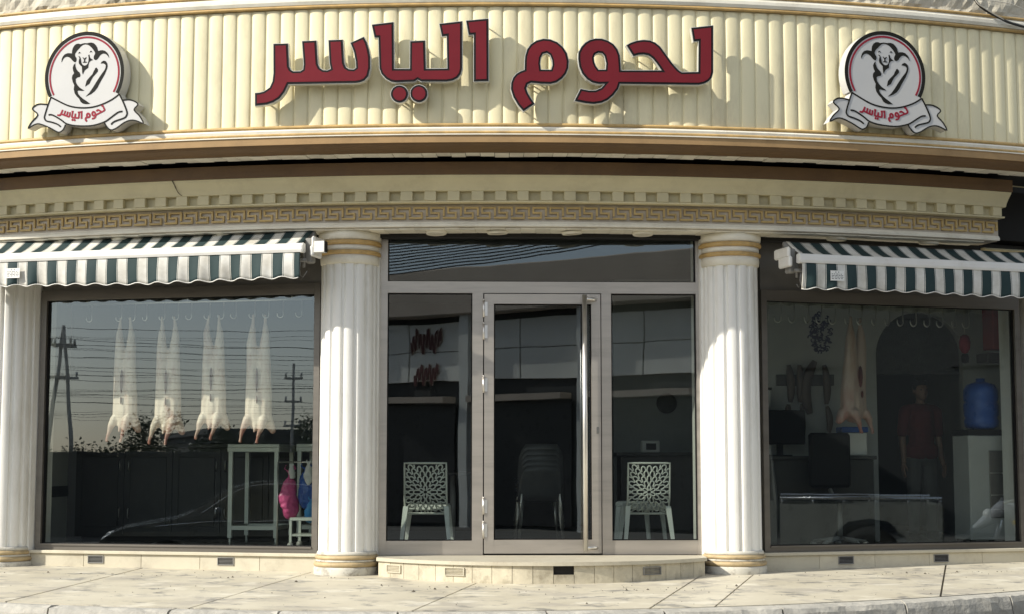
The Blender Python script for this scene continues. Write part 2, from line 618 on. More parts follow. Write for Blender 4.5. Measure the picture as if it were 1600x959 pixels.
# ------------------------------------------------------------------ outlines of the sign lettering and emblem (metres)
LETTERS = {}
LETTERS['seen_ra'] = (-6.368, 4.280, [(-0.503,-0.172),(-0.464,-0.170),(-0.422,-0.160),(-0.374,-0.128),(-0.351,-0.076),(-0.344,-0.006),(-0.349,0.252),(-0.215,0.252),(-0.203,0.052),(-0.190,0.023),(-0.167,0.008),(-0.107,0.008),(-0.087,0.020),(-0.082,0.063),(-0.099,0.268),(0.032,0.270),(0.047,0.066),(0.063,0.031),(0.091,0.012),(0.126,0.008),(0.153,0.019),(0.142,0.070),(0.130,0.270),(0.261,0.271),(0.275,0.067),(0.289,0.031),(0.315,0.014),(0.354,0.010),(0.372,0.022),(0.369,0.071),(0.353,0.155),(0.320,0.239),(0.441,0.291),(0.470,0.237),(0.488,0.176),(0.501,0.109),(0.502,0.012),(0.486,-0.057),(0.452,-0.095),(0.411,-0.110),(0.369,-0.115),(-0.207,-0.110),(-0.238,-0.176),(-0.282,-0.231),(-0.337,-0.264),(-0.393,-0.281),(-0.501,-0.290)], [])
LETTERS['lam_ya_alef'] = (-2.647, 4.431, [(-0.391,0.243),(-0.197,0.264),(-0.190,-0.141),(-0.063,-0.143),(-0.062,0.096),(0.072,0.100),(0.080,-0.144),(0.255,-0.144),(0.249,0.131),(0.208,0.126),(0.185,0.243),(0.387,0.264),(0.388,-0.148),(0.378,-0.196),(0.348,-0.234),(0.307,-0.255),(0.253,-0.264),(0.036,-0.261),(0.008,-0.244),(-0.019,-0.261),(-0.182,-0.266),(-0.223,-0.258),(-0.264,-0.234),(-0.303,-0.192),(-0.322,-0.140),(-0.332,0.124),(-0.365,0.125)], [])
LETTERS['alef'] = (-0.515, 4.442, [(-0.100,0.258),(0.097,0.276),(0.100,-0.271),(-0.033,-0.275),(-0.034,0.130),(-0.077,0.128)], [])
LETTERS['dot_a'] = (-3.256, 4.069, [(0.078,-0.001),(0.076,-0.019),(0.070,-0.035),(0.061,-0.050),(0.049,-0.062),(0.034,-0.071),(0.018,-0.077),(0.001,-0.079),(-0.017,-0.076),(-0.033,-0.070),(-0.048,-0.061),(-0.060,-0.048),(-0.070,-0.033),(-0.076,-0.016),(-0.078,0.001),(-0.076,0.019),(-0.070,0.035),(-0.061,0.050),(-0.049,0.062),(-0.034,0.071),(-0.018,0.077),(-0.001,0.079),(0.017,0.076),(0.033,0.070),(0.048,0.061),(0.060,0.048),(0.070,0.033),(0.076,0.016)], [])
LETTERS['dot_b'] = (-2.570, 4.071, [(0.077,-0.001),(0.076,-0.018),(0.070,-0.035),(0.061,-0.050),(0.049,-0.062),(0.034,-0.071),(0.018,-0.077),(0.000,-0.079),(-0.017,-0.076),(-0.033,-0.070),(-0.048,-0.061),(-0.060,-0.048),(-0.070,-0.033),(-0.075,-0.017),(-0.077,0.001),(-0.076,0.018),(-0.070,0.035),(-0.061,0.050),(-0.049,0.062),(-0.034,0.071),(-0.018,0.077),(-0.000,0.079),(0.017,0.076),(0.033,0.070),(0.048,0.061),(0.060,0.048),(0.070,0.033),(0.075,0.017)], [])
LETTERS['lam_ha_waw'] = (5.375, 4.331, [(0.410,0.334),(0.608,0.361),(0.602,-0.052),(0.589,-0.101),(0.564,-0.132),(0.522,-0.155),(0.473,-0.167),(-0.202,-0.174),(-0.216,-0.216),(-0.258,-0.272),(-0.306,-0.315),(-0.361,-0.341),(-0.429,-0.352),(-0.497,-0.347),(-0.599,-0.328),(-0.544,-0.217),(-0.469,-0.230),(-0.415,-0.228),(-0.367,-0.206),(-0.339,-0.175),(-0.387,-0.179),(-0.442,-0.169),(-0.489,-0.140),(-0.530,-0.092),(-0.555,-0.031),(-0.564,0.038),(-0.561,0.094),(-0.536,0.143),(-0.502,0.181),(-0.460,0.207),(-0.412,0.220),(-0.357,0.220),(-0.303,0.204),(-0.255,0.174),(-0.221,0.130),(-0.200,0.075),(-0.192,-0.050),(0.147,-0.042),(0.136,-0.025),(0.109,0.013),(0.075,0.054),(0.041,0.078),(-0.001,0.085),(-0.042,0.082),(-0.090,0.067),(-0.152,0.166),(-0.110,0.191),(-0.055,0.211),(0.000,0.219),(0.056,0.216),(0.104,0.197),(0.145,0.164),(0.193,0.099),(0.247,0.023),(0.299,-0.035),(0.329,-0.054),(0.468,-0.048),(0.474,0.214),(0.429,0.208)], [[(-0.424,0.049),(-0.413,0.077),(-0.388,0.091),(-0.358,0.088),(-0.338,0.065),(-0.324,0.003),(-0.329,-0.047),(-0.386,-0.049),(-0.407,-0.020),(-0.420,0.014)]])
LETTERS['meem'] = (1.689, 4.227, [(-0.133,0.047),(-0.131,0.127),(-0.127,0.168),(-0.110,0.224),(-0.079,0.268),(-0.031,0.301),(0.030,0.318),(0.091,0.313),(0.152,0.288),(0.199,0.247),(0.233,0.192),(0.249,0.123),(0.245,0.061),(0.226,0.012),(0.192,-0.030),(0.144,-0.065),(0.090,-0.079),(0.009,-0.077),(-0.073,-0.069),(-0.100,-0.083),(-0.111,-0.115),(-0.100,-0.149),(-0.073,-0.197),(-0.039,-0.248),(-0.140,-0.317),(-0.188,-0.260),(-0.228,-0.191),(-0.249,-0.122),(-0.246,-0.067),(-0.228,-0.019),(-0.201,0.013),(-0.167,0.034)], [[(0.012,0.149),(0.029,0.181),(0.057,0.189),(0.084,0.173),(0.101,0.129),(0.104,0.087),(0.093,0.051),(0.012,0.051),(0.006,0.100)]])
LOGO_CENTRE = (0.120, 4.344)
RAM = {}
RAM['horns'] = [(-0.226,0.127),(-0.226,0.151),(-0.216,0.176),(-0.197,0.196),(-0.170,0.205),(-0.142,0.203),(-0.125,0.200),(-0.125,0.219),(-0.120,0.244),(-0.106,0.267),(-0.087,0.281),(-0.065,0.284),(-0.042,0.277),(-0.026,0.281),(-0.006,0.284),(0.021,0.281),(0.041,0.284),(0.061,0.285),(0.084,0.278),(0.104,0.260),(0.119,0.238),(0.127,0.212),(0.130,0.203),(0.149,0.208),(0.172,0.209),(0.196,0.202),(0.216,0.186),(0.230,0.166),(0.239,0.136),(0.221,0.159),(0.201,0.174),(0.181,0.179),(0.162,0.174),(0.146,0.161),(0.135,0.144),(0.122,0.131),(0.108,0.124),(0.094,0.131),(0.088,0.144),(0.090,0.161),(0.099,0.177),(0.102,0.189),(0.086,0.215),(0.066,0.238),(0.046,0.256),(0.026,0.268),(0.002,0.273),(-0.022,0.270),(-0.041,0.257),(-0.060,0.238),(-0.079,0.220),(-0.094,0.199),(-0.097,0.185),(-0.092,0.170),(-0.081,0.155),(-0.080,0.134),(-0.088,0.120),(-0.102,0.121),(-0.116,0.133),(-0.137,0.156),(-0.157,0.170),(-0.177,0.175),(-0.196,0.169),(-0.212,0.154)]
RAM['jaw'] = [(-0.066,0.172),(-0.050,0.169),(-0.040,0.153),(-0.035,0.131),(-0.031,0.109),(-0.020,0.092),(-0.000,0.082),(0.019,0.086),(0.033,0.099),(0.038,0.122),(0.039,0.147),(0.035,0.174),(0.044,0.179),(0.051,0.153),(0.065,0.140),(0.083,0.128),(0.065,0.124),(0.054,0.119),(0.044,0.107),(0.039,0.090),(0.036,0.060),(0.020,0.052),(0.005,0.042),(-0.005,0.025),(-0.014,0.005),(-0.020,0.022),(-0.024,0.073),(-0.036,0.084),(-0.052,0.100),(-0.058,0.118),(-0.055,0.139),(-0.050,0.153),(-0.054,0.162)]
RAM['eye_a'] = [(-0.061,0.192),(-0.059,0.206),(-0.049,0.208),(-0.035,0.189),(-0.045,0.199),(-0.053,0.197)]
RAM['eye_b'] = [(0.047,0.196),(0.057,0.212),(0.067,0.208),(0.073,0.194),(0.063,0.200),(0.055,0.201)]
RAM['nose'] = [(-0.022,0.158),(-0.014,0.157),(-0.001,0.146),(0.011,0.156),(0.020,0.154),(0.005,0.135),(0.006,0.118),(0.026,0.113),(0.019,0.108),(-0.013,0.109),(-0.020,0.114),(-0.005,0.119),(-0.006,0.136)]
RAM['body'] = [(-0.092,0.110),(-0.089,0.084),(-0.080,0.059),(-0.066,0.040),(-0.046,0.024),(-0.039,0.006),(-0.037,0.002),(-0.043,-0.015),(-0.068,-0.019),(-0.083,-0.030),(-0.081,-0.059),(-0.066,-0.085),(-0.042,-0.110),(0.006,-0.141),(-0.021,-0.141),(-0.053,-0.136),(-0.062,-0.142),(-0.056,-0.164),(-0.031,-0.191),(-0.003,-0.214),(0.033,-0.237),(0.067,-0.261),(0.022,-0.262),(-0.006,-0.255),(-0.026,-0.241),(-0.043,-0.210),(-0.067,-0.188),(-0.088,-0.159),(-0.098,-0.122),(-0.094,-0.087),(-0.110,-0.057),(-0.119,-0.024),(-0.116,0.001),(-0.099,0.021),(-0.110,0.047),(-0.114,0.072),(-0.107,0.093)]
RAM['bar'] = [(0.118,0.058),(0.132,0.041),(0.132,0.034),(0.131,0.023),(0.116,0.006),(0.085,-0.024),(0.067,-0.054),(0.052,-0.082),(0.013,-0.104),(0.025,-0.055),(0.050,-0.028),(0.081,0.002),(0.093,0.029),(0.101,0.039),(0.106,0.053)]
RAM['hook'] = [(0.158,0.091),(0.168,0.106),(0.187,0.115),(0.206,0.109),(0.221,0.088),(0.225,0.063),(0.220,0.038),(0.215,0.028),(0.198,-0.010),(0.172,-0.051),(0.150,-0.088),(0.131,-0.123),(0.105,-0.153),(0.070,-0.176),(0.020,-0.194),(0.054,-0.164),(0.088,-0.120),(0.122,-0.069),(0.156,-0.021),(0.197,0.030),(0.206,0.050),(0.208,0.071),(0.197,0.084),(0.180,0.091)]
RIBBON_RIGHT = [(0.346,-0.193),(0.384,-0.266),(0.385,-0.247),(0.441,-0.245),(0.496,-0.265),(0.529,-0.296),(0.490,-0.340),(0.545,-0.396),(0.586,-0.465),(0.516,-0.438),(0.462,-0.430),(0.401,-0.447),(0.332,-0.490),(0.286,-0.506),(0.255,-0.497),(0.223,-0.465),(0.205,-0.434)]
RIBBON_BOTTOM = [(0.106,-0.456),(0.012,-0.458),(-0.074,-0.450),(-0.169,-0.432)]
RIBBON_LEFT = [(-0.180,-0.460),(-0.195,-0.484),(-0.223,-0.500),(-0.254,-0.493),(-0.327,-0.453),(-0.424,-0.415),(-0.479,-0.420),(-0.541,-0.450),(-0.504,-0.391),(-0.446,-0.330),(-0.502,-0.276),(-0.469,-0.242),(-0.422,-0.232),(-0.354,-0.244),(-0.322,-0.172)]
STROKES = {}
STROKES['top'] = [(-0.320,-0.180),(-0.247,-0.218),(-0.159,-0.261),(-0.079,-0.284),(0.007,-0.294),(0.093,-0.292),(0.186,-0.272),(0.279,-0.235),(0.346,-0.192)]
STROKES['lside'] = [(-0.320,-0.176),(-0.346,-0.243),(-0.377,-0.341),(-0.377,-0.366),(-0.359,-0.389),(-0.305,-0.404),(-0.249,-0.425),(-0.216,-0.449)]
STROKES['lfold'] = [(-0.339,-0.336),(-0.299,-0.340),(-0.218,-0.386),(-0.170,-0.421),(-0.122,-0.438),(-0.074,-0.448),(0.012,-0.456),(0.106,-0.455),(0.205,-0.432),(0.260,-0.402),(0.336,-0.354),(0.379,-0.347)]
STROKES['rside'] = [(0.346,-0.192),(0.386,-0.266),(0.423,-0.353),(0.419,-0.387),(0.393,-0.408),(0.307,-0.431),(0.273,-0.456)]
STROKES['rtail'] = [(0.385,-0.248),(0.441,-0.247),(0.496,-0.266),(0.527,-0.296),(0.492,-0.340),(0.545,-0.396),(0.583,-0.463),(0.516,-0.438),(0.462,-0.430),(0.401,-0.447),(0.332,-0.489),(0.286,-0.505),(0.255,-0.496),(0.223,-0.463),(0.207,-0.434)]
STROKES['ltail'] = [(-0.169,-0.433),(-0.180,-0.460),(-0.195,-0.482),(-0.223,-0.497),(-0.254,-0.491),(-0.327,-0.451),(-0.424,-0.413),(-0.479,-0.418),(-0.537,-0.446),(-0.503,-0.391),(-0.446,-0.330),(-0.500,-0.276),(-0.469,-0.243),(-0.422,-0.234),(-0.351,-0.245)]

# ================================================================== ground, pavement, kerb
def pave_z(x, y):
    return 0.03 * y


KX, KY, KR = -0.5, -3.0 + 9.3, 9.3            # centre and radius of the kerb's curve


def kerb_pt(a, r):
    return (KX + r * math.sin(a), KY - r * math.cos(a))


def ground_z(x, y):
    d = math.hypot(x - KX, y - KY) - KR if y < KY else 0
    return -0.235 - min(.62, .13 * max(0.0, d - .3))


gx = sorted(set([-900, -300, -120, -60, -40] + list(range(-30, 31, 2)) + [40, 60, 120, 300, 900]))
gy = sorted(set([-900, -300, -120, -60] + list(range(-44, 9, 2)) + [20, 60, 300, 900]))
mb = MB()
vs = [(x, y, ground_z(x, y)) for y in gy for x in gx]
nx = len(gx)
mb.add(vs, [(j * nx + i, j * nx + i + 1, (j + 1) * nx + i + 1, (j + 1) * nx + i) for j in range(len(gy) - 1) for i in range(nx - 1)])
tag(mb.build('road', M['asphalt']), kind='structure')

# pavement bed, then the marble slabs on it
edge = [kerb_pt(R(-58 + 118 * i / 40), KR - .16) for i in range(41)]
bed = edge + [(9.2, 9.0), (-9.2, 9.0)]
pavement = tag(MB().plan(bed, lambda x, y: pave_z(x, y) - .2, lambda x, y: pave_z(x, y) - .012).build('pavement', M['joint']), kind='structure')


def clip(poly, nx_, ny_, c):
    """keep the side where nx*x + ny*y <= c"""
    out = []
    n = len(poly)
    for i in range(n):
        a, b = poly[i], poly[(i + 1) % n]
        da, db = nx_ * a[0] + ny_ * a[1] - c, nx_ * b[0] + ny_ * b[1] - c
        if da <= 0: out.append(a)
        if (da < 0 < db) or (db < 0 < da):
            t = da / (da - db)
            out.append((a[0] + (b[0] - a[0]) * t, a[1] + (b[1] - a[1]) * t))
    return out


front = [kerb_pt(R(-58 + 118 * i / 60), KR - .165) for i in range(61)]
area = front + [(9.0, 1.6), (-9.0, 1.6)]
# joints given by their x at y = -2.77 and at y = 0
JOINTS = [(-9.6, -9.4), (-6.9, -6.55), (-5.3, -4.9), (-3.72, -3.29), (-2.2, -1.63), (-.53, .08), (1.15, 1.91), (1.61, 2.36), (3.25, 4.05), (4.9, 5.75), (6.6, 7.5), (9.6, 9.8)]
GAP = .008
for (a0, a1), (b0, b1) in zip(JOINTS, JOINTS[1:]):
    def line(x0, x1):
        dx, dy = x1 - x0, 2.77
        l = math.hypot(dx, dy)
        return dy / l, -dx / l, (dy * x1 - dx * 0) / l
    n0 = line(a0, a1)
    n1 = line(b0, b1)
    pc = clip(clip(area, -n0[0], -n0[1], -n0[2] - GAP), n1[0], n1[1], n1[2] - GAP)
    if len(pc) < 3: continue
    dz = random.uniform(-.0015, .0015)
    MB().plan(pc, lambda x, y: pave_z(x, y) - .03, lambda x, y, dz=dz: pave_z(x, y) + dz).build('slab', M['marble'], pavement)

# kerb stones, each its own piece, rough along the top edge
kerb = tag(MB().plan([kerb_pt(R(-58 + 118 * i / 40), KR - .03) for i in range(41)] + [kerb_pt(R(60 - 118 * i / 40), KR - .14) for i in range(41)],
                     -.5, lambda x, y: pave_z(x, y) - .06).build('kerb', M['joint']), kind='structure')
a = -57.0
while a < 59:
    w = random.uniform(5.0, 6.6)
    n = 14
    outer, inner = [], []
    mb = MB()
    vs, fs = [], []
    rows = 6
    for i in range(n + 1):
        t = R(a + .05 + (w - .1) * i / n)
        for j in range(rows):
            # from inner top edge over the worn nose and down the face
            rr, zz = [(KR - .155, .0), (KR - .05, .002), (KR - .008, -.012), (KR + .012, -.05), (KR + .022, -.11), (KR + .03, -.17)][j]
            jit = random.uniform(-.006, .006) if j else 0
            x, y = kerb_pt(t, rr + jit)
            vs.append((x, y, pave_z(*kerb_pt(t, KR)) + zz + (random.uniform(-.008, .004) if j in (1, 2, 3) else 0)))
    for i in range(n):
        for j in range(rows - 1):
            fs.append((i * rows + j, (i + 1) * rows + j, (i + 1) * rows + j + 1, i * rows + j + 1))
    fs.append(tuple(range(rows)))
    fs.append(tuple(n * rows + j for j in reversed(range(rows))))
    mb.add(vs, fs)
    mb.build('kerb_stone', M['kerb'], kerb)
    a += w

# ================================================================== the shop building
shop = empty('shop_building', (0, 0, 0), 0,
             'cream and white curved corner butcher shop with fluted columns and glass front', 'building')
T0, T1, TC = -28.0, 28.0, 21.6
NS = 112

# ---- upper fascia with half-round ribs
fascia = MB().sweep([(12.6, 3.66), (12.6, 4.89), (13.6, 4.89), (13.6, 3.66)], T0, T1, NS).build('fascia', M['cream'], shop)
mb = MB()
w, dpt, n = .1185, .0145, 12
vs, fs = [], []
for k, z in enumerate((3.842, 4.845, 4.858)):
    s = 1.0 if k < 2 else .90
    for i in range(n + 1):
        t = PI * i / n
        vs.append((-w / 2 * math.cos(t) * s, -dpt * (math.sin(t) ** .95 if 0 < i < n else 0) * s, z - 4.35))
m_ = n + 1
for k in (0, 1):
    for i in range(n):
        fs.append((k * m_ + i, k * m_ + i + 1, (k + 1) * m_ + i + 1, (k + 1) * m_ + i))
mb.add(vs, fs, True)
mb.add([vs[i] for i in range(m_)], [tuple(range(m_))])
mb.add([vs[2 * m_ + i] for i in range(m_)], [tuple(reversed(range(m_)))])
rib_mesh = mb.mesh('rib', M['cream'])
pitch = .5425
i = 0
for k in range(-50, 51):
    th = k * pitch + .12
    if T0 + .3 < th < T1 - .3:
        inst('rib', rib_mesh, fascia, pol(13.601, th + random.uniform(-.02, .02), 4.35 + random.uniform(-.003, .003)), (0, 0, R(th + random.uniform(-.6, .6))))


def bead(r, z, q, n=8):
    return [(r + q * math.cos(2 * PI * i / n), z - q * math.sin(2 * PI * i / n)) for i in range(n)]


MB().sweep([(13.5, 4.893), (13.5, 4.975), (13.632, 4.975), (13.65, 4.95), (13.652, 4.92), (13.64, 4.893)], T0, T1, NS).build('top_moulding', M['ivory'], fascia)
MB().sweep(bead(13.628, 4.877, .0155), T0, T1, NS, True).build('gold_bead', M['gold'], fascia)
MB().sweep(bead(13.632, 4.990, .0145), T0, T1, NS, True).build('gold_bead', M['gold'], fascia)
MB().sweep(bead(13.640, 3.822, .016), T0, T1, NS, True).build('gold_bead', M['gold'], fascia)
MB().sweep([(13.5, 3.766), (13.5, 3.806), (13.646, 3.806), (13.660, 3.79), (13.655, 3.766)], T0, T1, NS).build('lower_moulding', M['ivory'], fascia)
MB().sweep(bead(13.652, 3.757, .0125), T0, T1, NS, True).build('gold_bead', M['gold'], fascia)
MB().sweep([(13.5, 3.734), (13.5, 3.744), (13.668, 3.744), (13.668, 3.734)], T0, T1, NS).build('lip_moulding', M['ivory'], fascia)
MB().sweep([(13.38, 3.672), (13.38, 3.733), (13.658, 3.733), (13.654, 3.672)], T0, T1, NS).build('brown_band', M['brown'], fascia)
MB().sweep([(13.38, 3.645), (13.38, 3.671), (13.640, 3.671), (13.622, 3.65), (13.55, 3.634), (13.40, 3.630)], T0, T1, NS).build('under_moulding', M['brown_shaded'], fascia)  # underside shade comes from the darkened brown
MB().sweep([(12.55, 3.0), (12.55, 3.72), (12.68, 3.72), (12.68, 3.0)], T0, TC, NS).build('backing_wall', M['dark'], shop)

# ---- rough parapet above
mb = MB()
vs, fs = [], []
cols_, rows_ = 260, 12
for i in range(cols_ + 1):
    th = T0 + (T1 - T0) * i / cols_
    for j in range(rows_ + 1):
        z = 5.004 + 1.6 * (j / rows_) ** 1.5
        q = random.uniform(-.012, .012) + .018 * math.sin(th * 1.7) * math.sin(j * 1.3)
        vs.append(pol(13.60 + q, th, z))
for i in range(cols_):
    for j in range(rows_):
        a = i * (rows_ + 1) + j
        fs.append((a, a + rows_ + 1, a + rows_ + 2, a + 1))
mb.add(vs, fs)
mb.sweep([(12.6, 5.0), (12.6, 6.58), (13.53, 6.58), (13.53, 5.0)], T0, T1, NS)
mb.build('parapet', M['concrete'], shop)

# ---- tiled strip under the fascia
soffit_a = MB().sweep([(12.7, 3.650), (12.7, 3.660), (13.39, 3.660), (13.39, 3.650)], T0, T1, NS).build('fascia_soffit', M['dark'], shop)
k = 0
th = T0 + .3
while th < 24.5:
    wd = .545
    r0 = 13.20 + random.choice((0, 0, .03, .02)) + random.uniform(-.012, .012)
    zz = 3.632 + random.uniform(-.004, .003)
    MB().sweep([(r0, zz), (r0, zz + .012), (13.385, zz + .012), (13.385, zz)], th, th + wd - .02, 1).build('soffit_tile', M['tile'], soffit_a)
    th += wd

# ---- cornice: brown band, cavetto, dentils, meander
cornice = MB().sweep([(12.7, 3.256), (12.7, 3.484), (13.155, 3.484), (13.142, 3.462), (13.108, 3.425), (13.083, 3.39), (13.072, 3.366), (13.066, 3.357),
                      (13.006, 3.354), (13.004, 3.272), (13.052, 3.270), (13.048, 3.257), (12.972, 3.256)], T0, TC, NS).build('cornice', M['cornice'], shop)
MB().sweep([(12.7, 3.486), (12.7, 3.596), (13.172, 3.596), (13.172, 3.486)], T0, TC, NS).build('brown_band', M['brown_shaded'], cornice)
mb = MB()
mb.box(-.0515, .0515, -.0795, 0, -.0398, .0438, None, .0025)
dent = mb.mesh('dentil', M['cornice'])
dp = .909
for k in range(-32, 24):
    th = k * dp + .30
    if T0 + .3 < th < TC - .35:
        inst('dentil', dent, cornice, pol(12.981, th + random.uniform(-.035, .035), 3.3125), (0, 0, R(th)), (random.uniform(.94, 1.06), 1, 1))
MB().sweep([(12.7, 3.099), (12.7, 3.254), (12.945, 3.254), (12.945, 3.099)], T0, TC, NS).build('meander_ground', M['keyback'], cornice)
u = .1513
sw = .112 * u / 2
path = [(0, 0), (.70, 0), (.70, .30), (.255, .30), (.255, .60), (1.0, .60), (1.0, .113)]
path = [(a * u, b * u) for a, b in path]
mb = MB()
for (x0, z0), (x1, z1) in zip(path, path[1:]):
    pass
# outline of the mitred strip
lo, hi = [], []
for i, q in enumerate(path):
    if i == 0:
        lo.append((q[0] - sw, q[1] + sw)); hi.append((q[0] - sw, q[1] - sw))
    elif i == len(path) - 1:
        lo.append((q[0] + sw, q[1] + sw * .1)); hi.append((q[0] - sw, q[1] + sw * .1))
    else:
        a = Vector(q) - Vector(path[i - 1]); b = Vector(path[i + 1]) - Vector(q)
        a.normalize(); b.normalize()
        na, nb = Vector((-a.y, a.x)), Vector((-b.y, b.x))
        m2 = (na + nb)
        lo.append(tuple(Vector(q) + m2 * sw)); hi.append(tuple(Vector(q) - m2 * sw))
key_out = lo + hi[::-1]
key_out = [(a - .5 * u, b - .3 * u) for a, b in key_out]
mb = MB().prism(key_out, [], -.020, .0)
key_mesh = mb.mesh('meander_key', M['key'])
kp = math.degrees(u / 12.96)
for k in range(-43, 36):
    th = (k + .5) * kp + .08
    if T0 + .4 < th < TC - .35:
        inst('meander_key', key_mesh, cornice, pol(12.946, th, 3.176 + random.uniform(-.0015, .0015)), (0, 0, R(th)))
MB().sweep([(12.5, 3.052), (12.5, 3.097), (12.966, 3.097), (12.984, 3.072), (12.980, 3.052)], T0, TC - .05, NS).build('white_band', M['ivory'], cornice)

# ---- tiled soffit over the glass front with round downlights
soffit_b = MB().sweep([(12.3, 3.0445), (12.3, 3.0505), (12.95, 3.0505), (12.95, 3.0445)], T0, TC - .1, NS).build('porch_soffit', M['keyback'], shop)
th = T0 + .3
k = 0
while th < TC - .7:
    wd = .60
    for row in range(2):
        ra, rb = (12.725, 12.945) if row == 0 else (12.44 - (.045 if k % 2 else 0), 12.718)
        zz = 3.034 + random.uniform(-.002, .002)
        o = row * .06
        MB().sweep([(ra, zz), (ra, zz + .009), (rb, zz + .009), (rb, zz)], th + o, th + o + wd - .016, 1).build('soffit_tile', M['tile'], soffit_b)
    th += wd
    k += 1
mb = MB().lathe([(.066, -.020), (.088, -.026), (.097, -.012), (.097, .0), (.064, .0), (.064, -.020)], n=28)
ring_mesh = mb.mesh('downlight', M['ivory'])
lens_mesh = MB().lathe([(.0, -.012), (.0635, -.012), (.0635, -.001), (0, -.001)], n=24).mesh('lens', M['grey'])
for th in (-18.2, -15.6, -11.0, -2.28, .18, 3.18, 6.05, 14.3, 18.6):
    d = inst('downlight', ring_mesh, soffit_b, pol(12.80, th, 3.034), (R(random.uniform(-4, 4)), R(random.uniform(-4, 4)), 0))
    # lens is a piece of its lamp; both are pieces of the soffit
    inst('downlight_lens', lens_mesh, soffit_b, pol(12.80, th, 3.0335))

# ---- columns
FL = 14
mb = MB()
ns = FL * 10
vs, fs = [], []
for k, z in enumerate((.195, 2.745)):
    rr = .252 if k == 0 else .246
    for i in range(ns):
        t = (i % 10) / 10.0
        d = 0.0
        if t < .36: d = .022 * math.sin(PI * t / .36) ** .6
        else: d = -.004 * math.sin(PI * (t - .36) / .64)
        a = 2 * PI * i / ns
        vs.append(((rr - d) * math.cos(a), (rr - d) * math.sin(a), z))
for i in range(ns):
    j = (i + 1) % ns
    fs.append((i, j, ns + j, ns + i))
mb.add(vs, fs)
shaft = mb.mesh('column', M['white'])
neck = MB().lathe([(.2, 2.745), (.252, 2.742), (.264, 2.75), (.268, 2.79), (.266, 2.825)], n=48).mesh('neck', M['ivory'])
midr = MB().lathe([(.2, 2.866), (.264, 2.866), (.266, 2.89), (.264, 2.913), (.2, 2.913)], n=48).mesh('capital_band', M['ivory'])
abac = MB().lathe([(.2, 2.957), (.266, 2.957), (.280, 2.972), (.284, 3.0), (.284, 3.033), (.2, 3.033)], n=48).mesh('abacus', M['ivory'])


def torus_mesh(name, r, z, q, m):
    return MB().lathe([(r - q + q * math.cos(t), z + q * math.sin(t)) for t in [(-PI / 2) + PI * i / 8 for i in range(9)]], n=48).mesh(name, m)


g1 = torus_mesh('gold_ring', .284, 2.8455, .0205, M['gold'])
g2 = torus_mesh('gold_ring', .288, 2.935, .0215, M['gold'])
g3 = torus_mesh('gold_ring', .284, .143, .019, M['goldworn'])
g4 = torus_mesh('gold_ring', .296, .083, .022, M['goldworn'])
b1 = MB().lathe([(.2, .162), (.266, .162), (.272, .175), (.262, .196), (.2, .2)], n=48).mesh('base_collar', M['base'])
b2 = MB().lathe([(.2, .105), (.275, .105), (.278, .115), (.272, .124), (.2, .124)], n=48).mesh('base_band', M['base'])
mb = MB().lathe([(.2, -.10), (.292, -.10), (.295, .045), (.288, .061), (.2, .061)], n=48)
b3 = mb.mesh('base_plinth', M['base'])
for th in (-21.5, -5.91, 9.86):
    c = inst('column', shaft, shop, pol(12.65, th, 0), (0, 0, R(th + 6)))
    for nm, me in (('neck', neck), ('capital_band', midr), ('abacus', abac), ('gold_ring', g1), ('gold_ring', g2), ('gold_ring', g3), ('gold_ring', g4),
                   ('base_collar', b1), ('base_band', b2), ('base_plinth', b3)):
        inst(nm, me, c)
    # flat pier the column stands against
    wl_ = .255 if th > -20 else .26
    MB().box(-wl_ - .015, wl_ + .012, -.02, .30, -.1, 3.04).build('pier', M['white'], shop, pol(12.60, th, 0), (0, 0, R(th)))


# ---- shop windows
def frame_loc(p0, p1):
    return (p0[0], p0[1], 0), math.atan2(p1[1] - p0[1], p1[0] - p0[0]), math.hypot(p1[0] - p0[0], p1[1] - p0[1])


vent_mb = MB()
vent_mb.box(-.08, .08, -.008, .012, -.036, -.030).box(-.08, .08, -.008, .012, .030, .036).box(-.08, -.073, -.008, .012, -.03, .03).box(.073, .08, -.008, .012, -.03, .03)
for i in range(5):
    z = -.024 + i * .012
    vent_mb.add([(-.073, -.006, z - .004), (.073, -.006, z - .004), (.073, .008, z + .004), (-.073, .008, z + .004)], [(0, 1, 2, 3)])
vent_mesh = vent_mb.mesh('vent', M['grey'])
vent_pale = vent_mb.mesh('vent', M['plinth'])
ventback = MB().box(-.073, .073, .009, .013, -.03, .03).mesh('vent_back', M['dark'])


